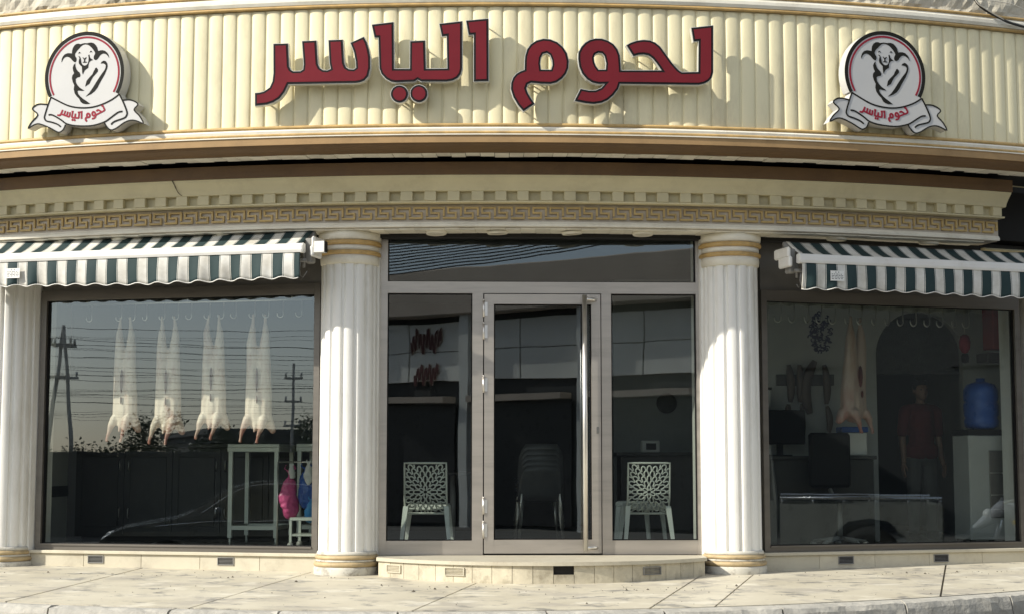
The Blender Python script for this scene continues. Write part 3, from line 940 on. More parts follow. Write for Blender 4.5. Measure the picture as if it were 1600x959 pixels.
def shop_window(p0, p1, zt, vents):
    loc, rz, L = frame_loc(p0, p1)
    f = MB()
    fw = .055
    f.box(0, fw, -.05, .05, .165, zt).box(L - fw, L, -.05, .05, .165, zt)
    f.box(fw, L - fw, -.05, .05, .165, .222).box(fw, L - fw, -.052, .05, zt - .10, zt)
    f.box(fw, L - fw, -.062, -.05, .205, .222)
    wdw = f.build('window', M['bronze'], shop, loc, (0, 0, rz))
    MB().box(fw + .001, L - fw - .001, -.004, .004, .2225, zt - .1005).build('pane', M['glass'], wdw)
    h = MB().box(0, L, -.03, .05, zt + .002, 3.03).build('header', M['alud'], wdw)
    # thin black gasket round the glass
    g = MB()
    g.box(fw, fw + .012, -.02, .02, .222, zt - .1).box(L - fw - .012, L - fw, -.02, .02, .222, zt - .1).box(fw, L - fw, -.0195, .02, .222, .229).box(fw, L - fw, -.0195, .02, zt - .107, zt - .1)
    g.build('gasket', M['black'], wdw)
    core = MB().box(-.12, L + .12, -.070, .15, -.14, .132).build('plinth', M['joint'], shop, loc, (0, 0, rz))
    n = 5
    for i in range(n):
        a, b = -.05 + (L + .1) * i / n, -.05 + (L + .1) * (i + 1) / n
        MB().box(a + .0015, b - .0015, -.092, -.071, -.13, .131, None, .002).build('plinth_tile', M['plinth'], core)
    MB().box(-.05, L + .05, -.115, .14, .133, .163, None, .004).build('sill', M['plinth'], core)
    for u_ in vents:
        inst('vent', vent_mesh, core, (u_, -.0925, .083))
        inst('vent_back', ventback, core, (u_, -.1018, .083))
    return rz, L


LW0, LW1 = (-4.32, .765), (-1.575, .098)
RW0, RW1 = (2.46, .243), (5.115, 1.098)
shop_window(LW0, LW1, 2.61, (.66, 1.96))
shop_window(RW0, RW1, 2.565, (.80, 1.81))

# ---- glazed entrance: transom, two sidelights, one door leaf
D0, D1 = (-1.0, .041), (1.89, .141)
loc, rz, L = frame_loc(D0, D1)


def du(px):
    return (px - 601.0) * (L / (1088.0 - 601.0))


ZB = .152
f = MB()
f.box(-.035, du(607), -.06, .06, ZB, 3.033)                       # jambs
f.box(du(1082), L + .035, -.06, .06, ZB, 3.033)
f.box(du(607), du(1082), -.055, .055, 2.512, 2.617)               # transom bar
f.box(du(607), du(1082), -.062, .05, 3.022, 3.033)
f.box(du(737), du(753.5), -.055, .055, ZB, 2.512)                 # mullions
f.box(du(935.5), du(950.5), -.055, .055, ZB, 2.512)
f.box(du(607), du(737), -.05, .05, ZB, .278)                      # bottom rails
f.box(du(950.5), du(1082), -.05, .05, ZB, .278)
entr = f.build('entrance_frame', M['alu'], shop, loc, (0, 0, rz))
for a, b, z0, z1 in ((607, 1082, 2.618, 3.0215), (607, 737, .279, 2.511), (950.5, 1082, .279, 2.511)):
    MB().box(du(a) + .0015, du(b) - .0015, -.004, .004, z0, z1).build('pane', M['glass'], entr)
    g = MB()
    A, B = du(a), du(b)
    g.box(A, A + .01, -.02, .02, z0, z1).box(B - .01, B, -.02, .02, z0, z1).box(A + .01, B - .01, -.02, .02, z0, z0 + .008).box(A + .01, B - .01, -.02, .02, z1 - .008, z1)
    g.build('gasket', M['black'], entr)
d = MB()
a, b = du(755.2), du(934)
sl, sr = du(770), du(920)
d.box(a, sl, -.062, .05, ZB + .012, 2.504).box(sr, b, -.062, .05, ZB + .012, 2.504)
d.box(sl, sr, -.0605, .05, ZB + .012, .285).box(sl, sr, -.0605, .05, 2.415, 2.504)
leaf = d.build('door', M['alu'], shop, loc, (0, 0, rz))
MB().box(sl + .0015, sr - .0015, -.004, .004, .2855, 2.4145).build('pane', M['glass'], leaf)
g = MB()
g.box(sl, sl + .012, -.02, .02, .2855, 2.4145).box(sr - .012, sr, -.02, .02, .2855, 2.4145).box(sl, sr, -.0195, .0195, .2855, .294).box(sl, sr, -.0195, .0195, 2.406, 2.4145)
g.build('gasket', M['black'], leaf)
hx = du(908.5)
h = MB().tube([(hx, -.135, .188), (hx, -.135, 2.49)], .0225, 18)
for z in (.215, 2.455):
    h.tube([(hx, -.135, z), (du(924), -.10, z), (du(926), -.062, z)], .016, 10)
h.build('handle', M['steel'], leaf)
for z in (2.37, 2.165, 1.68, .585, .37):
    q = MB().tube([(du(754.3), -.068, z - .072), (du(754.3), -.068, z + .072)], .0095, 12)
    q.lathe([(.0, .072), (.009, .074), (.006, .085), (0, .088)], du(754.3), -.068, 10, Matrix.Translation((0, 0, z)))
    q.box(du(754.3), du(754.3) + .035, -.066, -.060, z - .06, z + .06)
    q.build('hinge', M['steel'], leaf)
MB().box(du(929) - .012, du(929) + .012, -.072, -.060, 1.24, 1.30, None, .004).build('lock', M['grey'], leaf)

# ---- bowed entrance step
SX, SY, SR_ = .43, -1.02 + 1.83, 1.83


def step_pt(a, r):
    return (SX + r * math.sin(a), SY - r * math.cos(a))


A0s, A1s = R(-51.5), R(51.5)
NSP = 40
core_poly = [step_pt(A0s + (A1s - A0s) * i / NSP, SR_ - .03) for i in range(NSP + 1)] + [(1.86, .10), (-1.0, .06)]
step = MB().plan(core_poly, -.16, .118).build('step', M['dark'], shop)
slab_poly = [step_pt(A0s + (A1s - A0s) * i / NSP, SR_ + .022) for i in range(NSP + 1)] + [(1.885, .02), (-1.02, -.02)]
MB().plan(slab_poly, .1195, .150).build('step_slab', M['plinth'], step)
nt_ = 19
for i in range(nt_):
    a, b = A0s + (A1s - A0s) * i / nt_, A0s + (A1s - A0s) * (i + 1) / nt_
    g = .0012
    pts = [step_pt(a + g + (b - a - 2 * g) * j / 3, SR_ + random.uniform(-.001, .001) * 0) for j in range(4)] + [step_pt(b - g - (b - a - 2 * g) * j / 3, SR_ - .028) for j in range(4)]
    top = .117
    if i == 10: top = .045
    MB().plan(pts, -.15, top).build('step_tile', M['steptile'], step)
for a, pale in ((-44.5, True), (-24.0, True), (30.5, False)):
    x, y = step_pt(R(a), SR_ + .003)
    inst('vent', vent_pale if pale else vent_mesh, step, (x, y, .062), (0, 0, R(a)), (1.15, 1, .95))
    x, y = step_pt(R(a), SR_ - .0035)
    inst('vent_back', ventback, step, (x, y, .062), (0, 0, R(a)), (1.15, .5, .95))

# ---- right-hand end: white pier, black brackets, dark recess over it
MB().box(-.0, .5, -.05, .4, -.1, 2.98).build('pier', M['white'], shop, pol(12.53, 24.62, 0), (0, 0, R(24.6)))
for z in (1.60, .88, 2.2):
    MB().box(.0, .05, -.09, -.052, z - .07, z + .07, None, .006).build('bracket', M['black'], shop, pol(12.53, 24.62, 0), (0, 0, R(24.6)))
MB().sweep([(12.0, 2.98), (12.0, 4.2), (12.15, 4.2), (12.15, 2.98)], TC - 1, T1, 12).build('recess_wall', M['dark'], shop)
MB().sweep([(12.1, 2.99), (12.1, 3.02), (12.72, 3.02), (12.76, 3.0), (12.72, 2.99)], TC + .05, T1, 12).build('recess_ledge', M['cornice'], shop)
p0, p1 = Vector(pol(12.45, 21.9, 3.55)), Vector(pol(12.5, 25.5, 3.1))
MB().tube([p0, p1], .035, 8).build('brace', M['brown'], shop)
# body of the building behind the front, so daylight enters only through the glass
MB().plan([pol(12.62, T0 + (T1 - T0) * i / 30, 0)[:2] for i in range(31)] + [(6.2, 6.6), (-6.2, 6.6)], 3.12, 3.6).build('upper_floor', M['dark'], shop)
# cracks and rust at the joint of the cornice
ck = [pol(13.168, -12.62, 3.50), pol(13.162, -12.60, 3.484), pol(13.125, -12.57, 3.43), pol(13.10, -12.50, 3.385), pol(13.07, -12.38, 3.362)]
MB().tube([Vector(q) + Vector((random.uniform(-.006, .006), .002, 0)) for q in smooth_line(ck, 3)], [.010, .009, .008, .007, .0045, .004, .0055, .0035, .003, .004, .003, .0025, .002], 5).build('crack', M['joint'], cornice)

# ================================================================== red channel letters
LETTER_LABEL = {
    'seen_ra': ('sign_letter', 'red letters with three teeth and a tail, leftmost on the shop sign'),
    'lam_ya_alef': ('sign_letter', 'joined red letters with three tall strokes above the two red dots'),
    'alef': ('sign_letter', 'single upright red stroke letter in the middle of the sign'),
    'dot_a': ('sign_dot', 'left one of the two round red dots under the sign lettering'),
    'dot_b': ('sign_dot', 'right one of the two round red dots under the sign lettering'),
    'lam_ha_waw': ('sign_letter', 'long joined red letters at the right end of the shop sign'),
    'meem': ('sign_letter', 'red letter with round eye and curled tail right of the upright stroke'),
}
for key, (th, zc, out, holes) in LETTERS.items():
    nm, lab = LETTER_LABEL[key]
    o = empty(nm, pol(13.745, th, zc), R(th), lab, 'sign letter', 'red letters of the shop sign')
    MB().prism(out, holes, -.004, .052).build('return', M['trim'], o)
    MB().prism(offset_poly(out, .0045), [offset_poly(h, -.0045) for h in holes], -.0075, -.0042).build('edging', M['black'], o)
    MB().prism(offset_poly(out, .0215), [offset_poly(h, -.0195) for h in holes], -.0105, -.0077).build('face', M['red'], o)
    pin = MB()
    us = [q[0] for q in out]
    vs_ = [q[1] for q in out]
    for i in range(0, len(out), max(1, len(out) // 5)):
        q = offset_poly(out, .03)[i]
        pin.tube([(q[0], .05, q[1]), (q[0], .145, q[1])], .006, 6)
    pin.build('fixing_pins', M['grey'], o)

# ================================================================== round emblem signs
RC = .387
a0, a1 = math.atan2(-.165, -.328), math.atan2(-.184, .342)
arc = []
n = 60
t0, t1 = a0 + 2 * PI, a1
for i in range(n + 1):
    t = t0 + (t1 - t0) * i / n
    arc.append((RC * math.cos(t), RC * math.sin(t)))
SIL = arc + RIBBON_RIGHT + RIBBON_BOTTOM + RIBBON_LEFT


def ring(r0, r1, t0, t1, n=60):
    o = [(r1 * math.cos(t0 + (t1 - t0) * i / n), r1 * math.sin(t0 + (t1 - t0) * i / n)) for i in range(n + 1)]
    return o + [(r0 * math.cos(t1 + (t0 - t1) * i / n), r0 * math.sin(t1 + (t0 - t1) * i / n)) for i in range(n + 1)]


def bend(q):
    """small sign lettering follows the curve of the ribbon"""
    u_, v_ = q
    rr = .478
    a = (u_ + .066) * .127 / rr
    b = rr - (v_ - 4.09) * .127
    return (math.sin(a) * b - .012, .078 - math.cos(a) * b)


def emblem(th, z, lab):
    o = empty('emblem_sign', pol(13.755, th, z), R(th), lab, 'sign', 'round emblem signs on the ribbed fascia')
    MB().prism(SIL, [], 0.0, .115).build('box', M['signwhite'], o)
    MB().prism(ring(RC * .915, RC * .998, t0 + .02, t1 - .02), [], -.0025, -.0002).build('black_ring', M['signblack'], o)
    MB().prism(ring(RC * .845, RC * .888, t0 + .04, t1 - .04), [], -.0025, -.0002).build('red_ring', M['signred'], o)
    mb = MB()
    for k, pts in RAM.items():
        mb.prism(pts, [], -.0026, -.0002)
    mb.build('ram_drawing', M['signblack'], o)
    mb = MB()
    lv = 0
    for k, pts in STROKES.items():
        wd = .0135 if 'tail' not in k else .0115
        lv += 1
        mb.prism(ribbon(smooth_line(pts, 3), wd), [], -.0024 - .0004 * lv, -.0002)
    mb.build('ribbon_outline', M['signblack'], o)
    mb = MB()
    for key, (lt, zc, out, holes) in LETTERS.items():
        off = 13.745 * R(lt)
        mb.prism([bend((off + a, zc + b)) for a, b in out], [[bend((off + a, zc + b)) for a, b in h] for h in holes], -.0026, -.0002)
    mb.build('ribbon_lettering', M['signred'], o)
    pin = MB()
    for x, zz in ((-.25, .1), (.25, .1), (0, -.3), (-.35, -.4), (.35, -.4)):
        pin.tube([(x, .11, zz), (x, .15, zz)], .008, 6)
    pin.build('fixing_pins', M['grey'], o)
    return o


emblem(-15.05, 4.344, 'white round ram emblem sign with ribbon, at the left end of the fascia')
emblem(14.42, 4.338, 'white round ram emblem sign with ribbon, at the right end of the fascia')

# ================================================================== striped awnings
def awning(p0, p1, zb, lab, arm_at, sticker, gapend):
    """p0-p1: line of the front bar, left to right; local y runs towards the wall"""
    loc, rz, L = frame_loc(p0, p1)
    o = empty('striped_awning', (loc[0], loc[1], zb), rz, lab, 'awning', 'striped awnings over the shop windows')
    # rounded front bar
    prof = [(-.038, -.042), (-.045, -.02), (-.044, .014), (-.030, .036), (.0, .043), (.03, .034), (.035, -.035), (.01, -.046)]
    vs = [(0, y, z) for y, z in prof] + [(L, y, z) for y, z in prof]
    m_ = len(prof)
    bar = MB().add(vs, [(i, (i + 1) % m_, m_ + (i + 1) % m_, m_ + i) for i in range(m_)], False)
    bar.build('front_bar', M['awnwhite'], o)
    for x, s in ((0, -1), (L, 1)):
        pr = [(y * 1.06, z * 1.06) for y, z in prof]
        vs = [(x, y, z) for y, z in pr] + [(x + s * .014, y * .92, z * .92) for y, z in pr]
        MB().add(vs, [(i, (i + 1) % m_, m_ + (i + 1) % m_, m_ + i) for i in range(m_)] + [tuple(range(m_)), tuple(m_ + i for i in range(m_))]).build('end_cap', M['awnwhite'], o)
    # cloth from bar up to roller, sagging a little
    nx_, ny_ = int(L / .05), 8
    vs = []
    for j in range(ny_ + 1):
        t = j / ny_
        for i in range(nx_ + 1):
            x = .012 + (L - .024) * i / nx_
            vs.append((x, .0 + .27 * t, .036 + .150 * t - .012 * math.sin(PI * t) + .004 * math.sin(x * 9 + t * 3)))
    fs = [(j * (nx_ + 1) + i, j * (nx_ + 1) + i + 1, (j + 1) * (nx_ + 1) + i + 1, (j + 1) * (nx_ + 1) + i) for j in range(ny_) for i in range(nx_)]
    c = MB().add(vs, fs, True).build('canopy', M['stripe'], o)
    c.modifiers.new('thick', 'SOLIDIFY').thickness = .003
    # scalloped valance with cord hem
    nx_, nz_ = int(L / .0125), 8
    vs = []
    hem = []
    def hem_z(x): return -.270 + .0095 * math.cos(2 * PI * (x / .2 + .25)) + .008 * math.sin(x * 2.3)
    for i in range(nx_ + 1):
        x = .012 + (L - .024) * i / nx_
        for j in range(nz_ + 1):
            t = j / nz_
            z = -.03 + (hem_z(x) + .03) * t
            y = -.028 + (.012 + .008 * math.sin(x * 2.9)) * t * math.sin(x * 31.4 + .8 + .9 * math.sin(x * 1.7)) + .010 * t * math.sin(x * 7 + 1) - .008 * math.sin(PI * t)
            vs.append((x + .003 * t * math.sin(x * 7), y, z))
        hem.append((vs[-1][0], vs[-1][1] - .002, vs[-1][2]))
    fs = [(i * (nz_ + 1) + j, i * (nz_ + 1) + j + 1, (i + 1) * (nz_ + 1) + j + 1, (i + 1) * (nz_ + 1) + j) for i in range(nx_) for j in range(nz_)]
    v = MB().add(vs, fs, True).build('valance', M['stripe'], o)
    v.modifiers.new('thick', 'SOLIDIFY').thickness = .002
    MB().tube(hem[::2], .0045, 5).build('hem_cord', M['awnwhite'], v)
    # roller at the wall and folded arms
    MB().tube([(.0, .30, .150), (L, .30, .150)], .036, 14).build('roller', M['grey'], o)
    for x, s in ((arm_at[0], 1), (arm_at[1], -1)):
        a = MB()
        a.tube([(x, .34, .02), (x + s * .55, .16, .0), (x + s * .04, .02, -.01)], .020, 8)
        a.ball((x + s * .55, .16, .0), .03)
        a.build('arm', M['awnwhite'], o)
    for x in (gapend, ):
        s = 1 if gapend > L / 2 else -1
        b = MB()
        b.box(x + s * .012 - .035, x + s * .012 + .035, .10, .20, -.12, .10, None, .012)
        b.tube([(x - s * .03, .11, -.02), (x - s * .03, .11, -.16)], .012, 8)
        b.tube([(x - s * .09, .07, -.10), (x + s * .01, .07, -.10)], .018, 8)
        b.build('arm_joint', M['grey'], o)
        bm_ = MB()
        bm_.box(x + s * .085 - .017, x + s * .085 + .017, .02, .30, .01, .105, None, .014)
        bm_.box(x + s * .08 - .019, x + s * .08 + .019, .005, .22, -.075, .02, None, .012)
        bm_.build('side_bracket', M['awnwhite'], o)
        gw = MB()
        gx_ = x + s * (-.05)
        gw.tube([(gx_, .07, -.12), (gx_ - .008, .07, -.19), (gx_, .07, -.23)], .007, 6)
        gw.tube([(gx_, .07, -.23), (gx_ + .03, .06, -.255), (gx_ + .075, .05, -.20)], .0035, 6)
        gw.tube([(gx_, .07, -.23), (gx_ - .03, .06, -.255), (gx_ - .055, .05, -.225)], .0035, 6)
        gw.build('crank_eye', M['grey'], o)
        if s > 0:
            sq = MB().box(x + .105, x + .20, .0, .07, -.045, .055, None, .003)
            sq.build('square_tube', M['awnwhite'], o)
            MB().box(x + .2005, x + .206, .002, .068, -.043, .053).build('tube_cap', M['black'], o)
    # paper label on the valance: printed lines
    lb = MB().box(sticker - .068, sticker + .068, -.056, -.0535, -.195, -.105).build('label', M['label'], o)
    ink = MB()
    rnd = random.Random(3)
    for r_ in range(4):
        z = -.136 - r_ * .0135
        x = sticker - .058
        while x < sticker + .05:
            w_ = rnd.uniform(.008, .028)
            ink.box(x, min(x + w_, sticker + .058), -.0568, -.0561, z - .0028, z + .0022)
            x += w_ + rnd.uniform(.004, .012)
    for dx in (-.016, .012):
        ink.prism([(sticker + dx - .005, -.123), (sticker + dx + .006, -.123), (sticker + dx, -.111)], [], -.0568, -.0561)
    ink.build('print', M['ink'], lb)
    return o


# left one runs on past the picture's edge
pa, pb = Vector((-4.547, .115)), Vector((-1.665, -.60))
ext = (pa - pb).normalized()
pa2 = pa + ext * .55
awning(tuple(pa2), tuple(pb), 2.845, 'green and white striped awning in the sun over the left window', (.5, (pb - pa2).length - .25), .72, (pb - pa2).length)
pa, pb = Vector((2.72, -.425)), Vector((4.93, .27))
ext = (pb - pa).normalized()
pb2 = pb + ext * .6
awning(tuple(pa), tuple(pb2), 2.775, 'green and white striped awning in the shade over the right window', (.25, (pb2 - pa).length - .4), .345, 0.0)

# ================================================================== cables over the parapet
def cable(name, pts, rad, m, lab, cat='cable', group=None, n=6):
    o = MB().tube(smooth_line(pts, 6), rad, n).build(name, m)
    return tag(o, lab, cat, group)


cable('cable', [pol(13.66, 18.0, 5.35), pol(13.67, 18.6, 5.08), pol(13.68, 19.6, 4.96), pol(13.69, 20.3, 4.915), pol(13.69, 21.4, 4.90), pol(13.66, 25.5, 4.95)], .012, M['cable'],
      'thick black cable drooping over the top right corner of the fascia')
cable('thin_wire', [pol(13.66, 18.3, 5.4), pol(13.68, 18.45, 5.12), pol(13.69, 18.9, 5.03), pol(13.69, 19.7, 4.95)], .005, M['palecable'],
      'thin pale wire looping beside the thick black cable')
cable('thin_wire', [pol(13.66, 18.6, 5.12), pol(13.68, 20.0, 5.11), pol(13.68, 21.2, 5.05), pol(13.66, 25, 5.0)], .004, M['palecable'],
      'thin pale wire running along the rough parapet at the right')

# ================================================================== interior shell
inner = [pol(12.42, -23.2 + 48.6 * i / 24, 0)[:2] for i in range(25)]
tag(MB().plan(inner + [(6.0, 6.4), (-5.6, 6.4)], -.1, .148).build('floor', M['floor']), kind='structure')
tag(MB().plan(inner + [(6.0, 6.4), (-5.6, 6.4)], 3.06, 3.11).build('ceiling', M['wallgrey']), kind='structure')
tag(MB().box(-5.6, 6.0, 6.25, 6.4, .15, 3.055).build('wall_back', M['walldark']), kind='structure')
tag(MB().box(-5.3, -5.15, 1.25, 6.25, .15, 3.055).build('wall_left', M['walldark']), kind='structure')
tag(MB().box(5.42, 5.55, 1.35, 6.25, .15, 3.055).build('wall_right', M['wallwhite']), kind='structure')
w = tag(MB().box(-4.62, -4.50, .98, 2.38, .15, 3.055).build('wall_stub', M['wallwhite']), kind='structure')
MB().box(-4.499, -4.49, .98, 2.38, .63, .74).build('dark_band', M['wood'], w)
tag(MB().box(-5.14, -1.25, 3.05, 3.15, .15, 3.055).build('wall_cold_room', M['wallgrey']), kind='structure')
wd = tag(MB().box(1.32, 2.32, 3.6, 3.72, .15, 3.055).build('wall_partition', M['partition']), kind='structure')
MB().lathe([(.075, 0), (.115, 0), (.115, .02), (.075, .02)], n=28).build('porthole_rim', M['stone'], wd, (1.92, 3.598, 1.65), (R(90), 0, 0))
MB().lathe([(0, 0), (.074, 0), (.074, .01), (0, .01)], n=28).build('porthole_pane', M['dark'], wd, (1.92, 3.597, 1.65), (R(90), 0, 0))
# white wall of the right-hand room with a stone arch
ax, ar, az = 4.545, .465, 2.13
hole = [(ax - ar, .15), (ax - ar, az)] + [(ax - ar * math.cos(t), az + ar * math.sin(t)) for t in [PI * i / 20 for i in range(1, 20)]] + [(ax + ar, az), (ax + ar, .15)]
wall = [(2.33, .15)] + hole + [(5.42, .15), (5.42, 3.055), (2.33, 3.055)]
rw = tag(MB().prism(wall, [], 2.62, 2.76).build('wall_arched', M['wallwhite']), kind='structure')
MB().box(ax - ar - .02, ax + ar + .02, 2.765, 2.85, 1.93, 2.65).build('arch_infill', M['stone'], rw)

# ================================================================== hanging meat
def hook_mesh():
    pts = [(0, 0, .02), (0, 0, -.10)] + [(-.028 + .028 * math.cos(t), 0, -.10 - .028 * math.sin(t)) for t in [PI * i / 8 for i in range(1, 9)]] + [(-.056, 0, -.085)]
    return MB().tube(pts, .0055, 7).mesh('meat_hook', M['steel'])


HOOK = hook_mesh()


def rail_line(x0, y0, x1, y1, z, lab):
    o = MB().tube([(x0, y0, z), (x1, y1, z)], .014, 10)
    for t in (.08, .5, .92):
        x, y = x0 + (x1 - x0) * t, y0 + (y1 - y0) * t
        o.tube([(x, y, z), (x, y, 3.058)], .009, 8)
    return tag(o.build('meat_rail', M['steel']), lab, 'rail')


rail_line(-4.15, .972, -1.70, .384, 2.50, 'steel hanging rail across the left window above the four carcasses')
rail_line(2.62, 1.30, 5.2, 2.15, 2.60, 'steel hanging rail with a row of hooks across the right window')


def carcass_mesh(seed, m, mirrored=1):
    rnd = random.Random(seed)
    j = lambda a=.008: rnd.uniform(-a, a)
    s = mirrored
    mb = MB()
    for q in (-1, 1):
        mb.caps([((q * .062 + j(), 0, 0), .014), ((q * .066 + j(), .0, -.09), .020), ((q * .070 + j(), .0, -.18), .038), ((q * .066 + j(), .005, -.30), .053),
                 ((q * .062, .01, -.45), .061), ((q * .060, .02, -.62), .068), ((q * .060, .03, -.80), .076), ((q * .060, .03, -1.0), .080)], None, .92)
    mb.caps([((0, .05, -.34), .045), ((0, .048, -.48), .072), ((0, .042, -.70), .088), ((0, .035, -.95), .102), ((0, .03, -1.055), .085)], None, .9)
    # shoulders, shanks, neck
    mb.caps([((-s * .092, -.005, -1.02), .052), ((-s * .122, -.03, -1.085), .034), ((-s * .138 + j(), -.035, -1.145), .022), ((-s * .152 + j(), -.04, -1.205), .015), ((-s * .156, -.04, -1.232), .019)])
    mb.caps([((s * .068, -.02, -1.03), .050), ((s * .056, -.045, -1.10), .033), ((s * .034 + j(), -.05, -1.16), .021), ((s * .018 + j(), -.055, -1.215), .015), ((s * .014, -.055, -1.24), .019)])
    mb.caps([((s * .08, .05, -1.02), .062), ((s * .118, .065, -1.09), .044), ((s * .135, .07, -1.125), .034)])
    mb.caps([((0, .0, -1.04), .05), ((-.015, -.03, -1.115), .018), ((-.02, -.035, -1.14), .012)])
    return mb


def carcass(x, y, z, rz, seed, m, lab, group=None, mirrored=1, sc_=1.0, tilt=0):
    o = blob('lamb_carcass', carcass_mesh(seed, m, mirrored), .0085, 5, m)
    o.location = (x, y, z)
    o.rotation_euler = (0, R(tilt), rz)
    o.scale = (sc_, sc_, sc_)
    c = MB()
    c.ball((0, -.040, -.64), .011, .022, .12, 12)
    c.ball((.006, -.052, -.83), .007, .012, .04, 10)
    c.build('belly_cut', M['cut'], o)
    return tag(o, lab, 'meat carcass', group)


lr = math.atan2(-.24, 1)
where = ('the left end of the row', 'second from the left', 'third from the left', 'the right end of the row')
for i, px in enumerate((-3.555, -3.115, -2.662, -2.217)):
    y = .36 - .24 * (px + 1.6)
    carcass(px, y, 2.365, lr + R((-8, 4, -3, 6)[i]), 20 + i, M['meat'], ('pale lamb carcass in the left window, at ' + where[i]) if i in (0, 3) else ('pale lamb carcass in the left window, ' + where[i]),
            'lamb carcasses in the left window', 1, (.955, .975, .94, .965)[i])
    for q in (-.07, .07):
        h = inst('meat_hook', HOOK, None, (px + q * math.cos(lr) + .028, y + q * math.sin(lr), 2.463))
        tag(h, 'steel hook holding one leg of a carcass in the left window', 'hook', 'hooks of the left rail')
for k, x in enumerate((-3.9, -3.335, -2.885, -2.44, -1.98, -1.80)):
    h = inst('meat_hook', HOOK, None, (x, .36 - .24 * (x + 1.6), 2.463), (0, 0, R(random.uniform(-30, 30))))
    tag(h, 'empty steel hook on the rail in the left window', 'hook', 'empty hooks of the left rail')

rr = math.atan2(.33, 1)
def rail_y(x): return 1.30 + .3295 * (x - 2.62)
carcass(3.66, rail_y(3.66), 2.44, rr + R(28), 31, M['meat2'], 'brownish lamb carcass hanging alone in the right window', None, -1, .97, 1.5)
bpy.data.objects[[o.name for o in bpy.data.objects if o.name.startswith('lamb_carcass')][-1]].scale = (1.40, 1.2, .935)
for k, x in enumerate((2.72, 2.86, 3.0, 3.15, 3.29, 3.44, 3.59, 3.73, 3.88, 4.03, 4.18, 4.33, 4.48, 4.63, 4.78, 4.93)):
    h = inst('meat_hook', HOOK, None, (x, rail_y(x), 2.565), (0, 0, R(random.uniform(-25, 25) + 18)), (1.25, 1.25, 1.5))
    if x in (3.59, 3.73): tag(h, 'steel hook holding the brownish carcass in the right window', 'hook', 'hooks holding the right carcass')
    else: tag(h, 'empty steel hook on the rail in the right window', 'hook', 'empty hooks of the right rail')

# ================================================================== left window: cabinets, table, bags
cab = empty('cabinet', (-3.15, 2.44, .15), 0, 'long black wooden cabinet with panelled doors behind the left window', 'cabinet')
MB().box(-1.28, 1.28, .0, .55, .06, .98).build('carcase', M['wood'], cab)
MB().box(-1.30, 1.30, -.035, .56, .982, 1.03, None, .006).build('top', M['wood'], cab)
MB().box(-1.22, 1.22, .05, .5, 0, .06).build('toe_kick', M['dark'], cab)
for i in range(5):
    a = -1.27 + i * .508
    dd = MB()
    dd.box(a + .006, a + .5, -.022, -.001, .09, .96)
    dd.box(a + .06, a + .445, -.030, -.0225, .16, .89, None, .006)
    dr = dd.build('door', M['wood'], cab)
    s = a + (.46 if i % 2 == 0 else .045)
    for z in (.80, .30):
        MB().tube([(s, -.022, z - .05), (s, -.045, z - .045), (s, -.045, z + .045), (s, -.022, z + .05)], .0055, 6).build('handle', M['steel'], dr)


def steel_table(name, x, y, w, d, h, lab, shelf=True, mesh_m='inox'):
    o = empty(name, (x, y, .15), R(-6), lab, 'table')
    t = MB().box(0, w, 0, d, h - .035, h, None, .004)
    t.box(0, w, 0, .02, h - .075, h - .036).box(0, w, d - .02, d, h - .075, h - .036).box(0, .02, .021, d - .021, h - .075, h - .036).box(w - .02, w, .021, d - .021, h - .075, h - .036)
    t.build('table_top', M[mesh_m], o)
    for lx in (.03, w - .03):
        for ly in (.03, d - .03):
            l = MB().box(lx - .02, lx + .02, ly - .02, ly + .02, .08, h - .077)
            l.tube([(lx, ly, 0), (lx, ly, .08)], .012, 8)
            l.build('leg', M[mesh_m], o)
    if shelf:
        MB().box(.05, w - .05, .015, .045, .16, .20).box(.05, w - .05, d - .045, d - .015, .16, .20).box(.015, .045, .05, d - .05, .16, .20).box(w - .045, w - .015, .05, d - .05, .16, .20).build('stretcher', M[mesh_m], o)
    return o


steel_table('work_table', -2.69, 1.62, .53, .68, 1.015, 'tall pale steel work table behind the right end of the left window')
steel_table('work_table', -2.02, 1.78, .60, .60, 1.02, 'second pale steel table half hidden by the left column')
st = empty('steel_trolley', (-1.86, 1.20, .15), R(-8), 'low steel trolley with castors half hidden by the left column', 'trolley')
MB().box(-.10, .25, -.15, .2, .27, .30, None, .004).build('tray', M['inox'], st)
MB().box(-.10, .25, -.15, .2, .12, .14, None, .004).build('lower_shelf', M['inox'], st)
for x, y in ((-.09, -.14), (.24, -.14), (-.09, .19), (.24, .19)):
    MB().box(x - .012, x + .012, y - .012, y + .012, .06, .268).build('leg', M['inox'], st)
    MB().tube([(x, y - .012, .032), (x, y + .012, .032)], .032, 14).build('castor', M['grey'], st)


def hanging_bag(name, x, y, z, h, w, m, lab, seed, rz=0):
    rnd = random.Random(seed)
    mb = MB()
    mb.caps([((0, 0, 0), .012), ((0, 0, -.08 * h / .4), .02), ((0, 0, -.3 * h), w * .33), ((rnd.uniform(-.02, .02), 0, -.62 * h), w * .5), ((rnd.uniform(-.02, .02), 0, -.86 * h), w * .47), ((0, 0, -.95 * h), w * .34)], None, .55)
    for q in (-1, 1):
        mb.caps([((0, 0, -.05 * h), .012), ((q * w * .28, .0, .05 * h), .010), ((q * w * .2, 0, .12 * h), .008)], None, .8)
    o = blob(name, mb, .009, 3, m)
    o.location = (x, y, z)
    o.rotation_euler = (0, 0, rz)
    # creased plastic
    t = bpy.data.textures.new('crease', 'CLOUDS')
    t.noise_scale = .07
    dm = o.modifiers.new('creases', 'DISPLACE')
    dm.texture = t
    dm.strength = .03
    return tag(o, lab, 'plastic bag', 'plastic bags hanging in the left window')


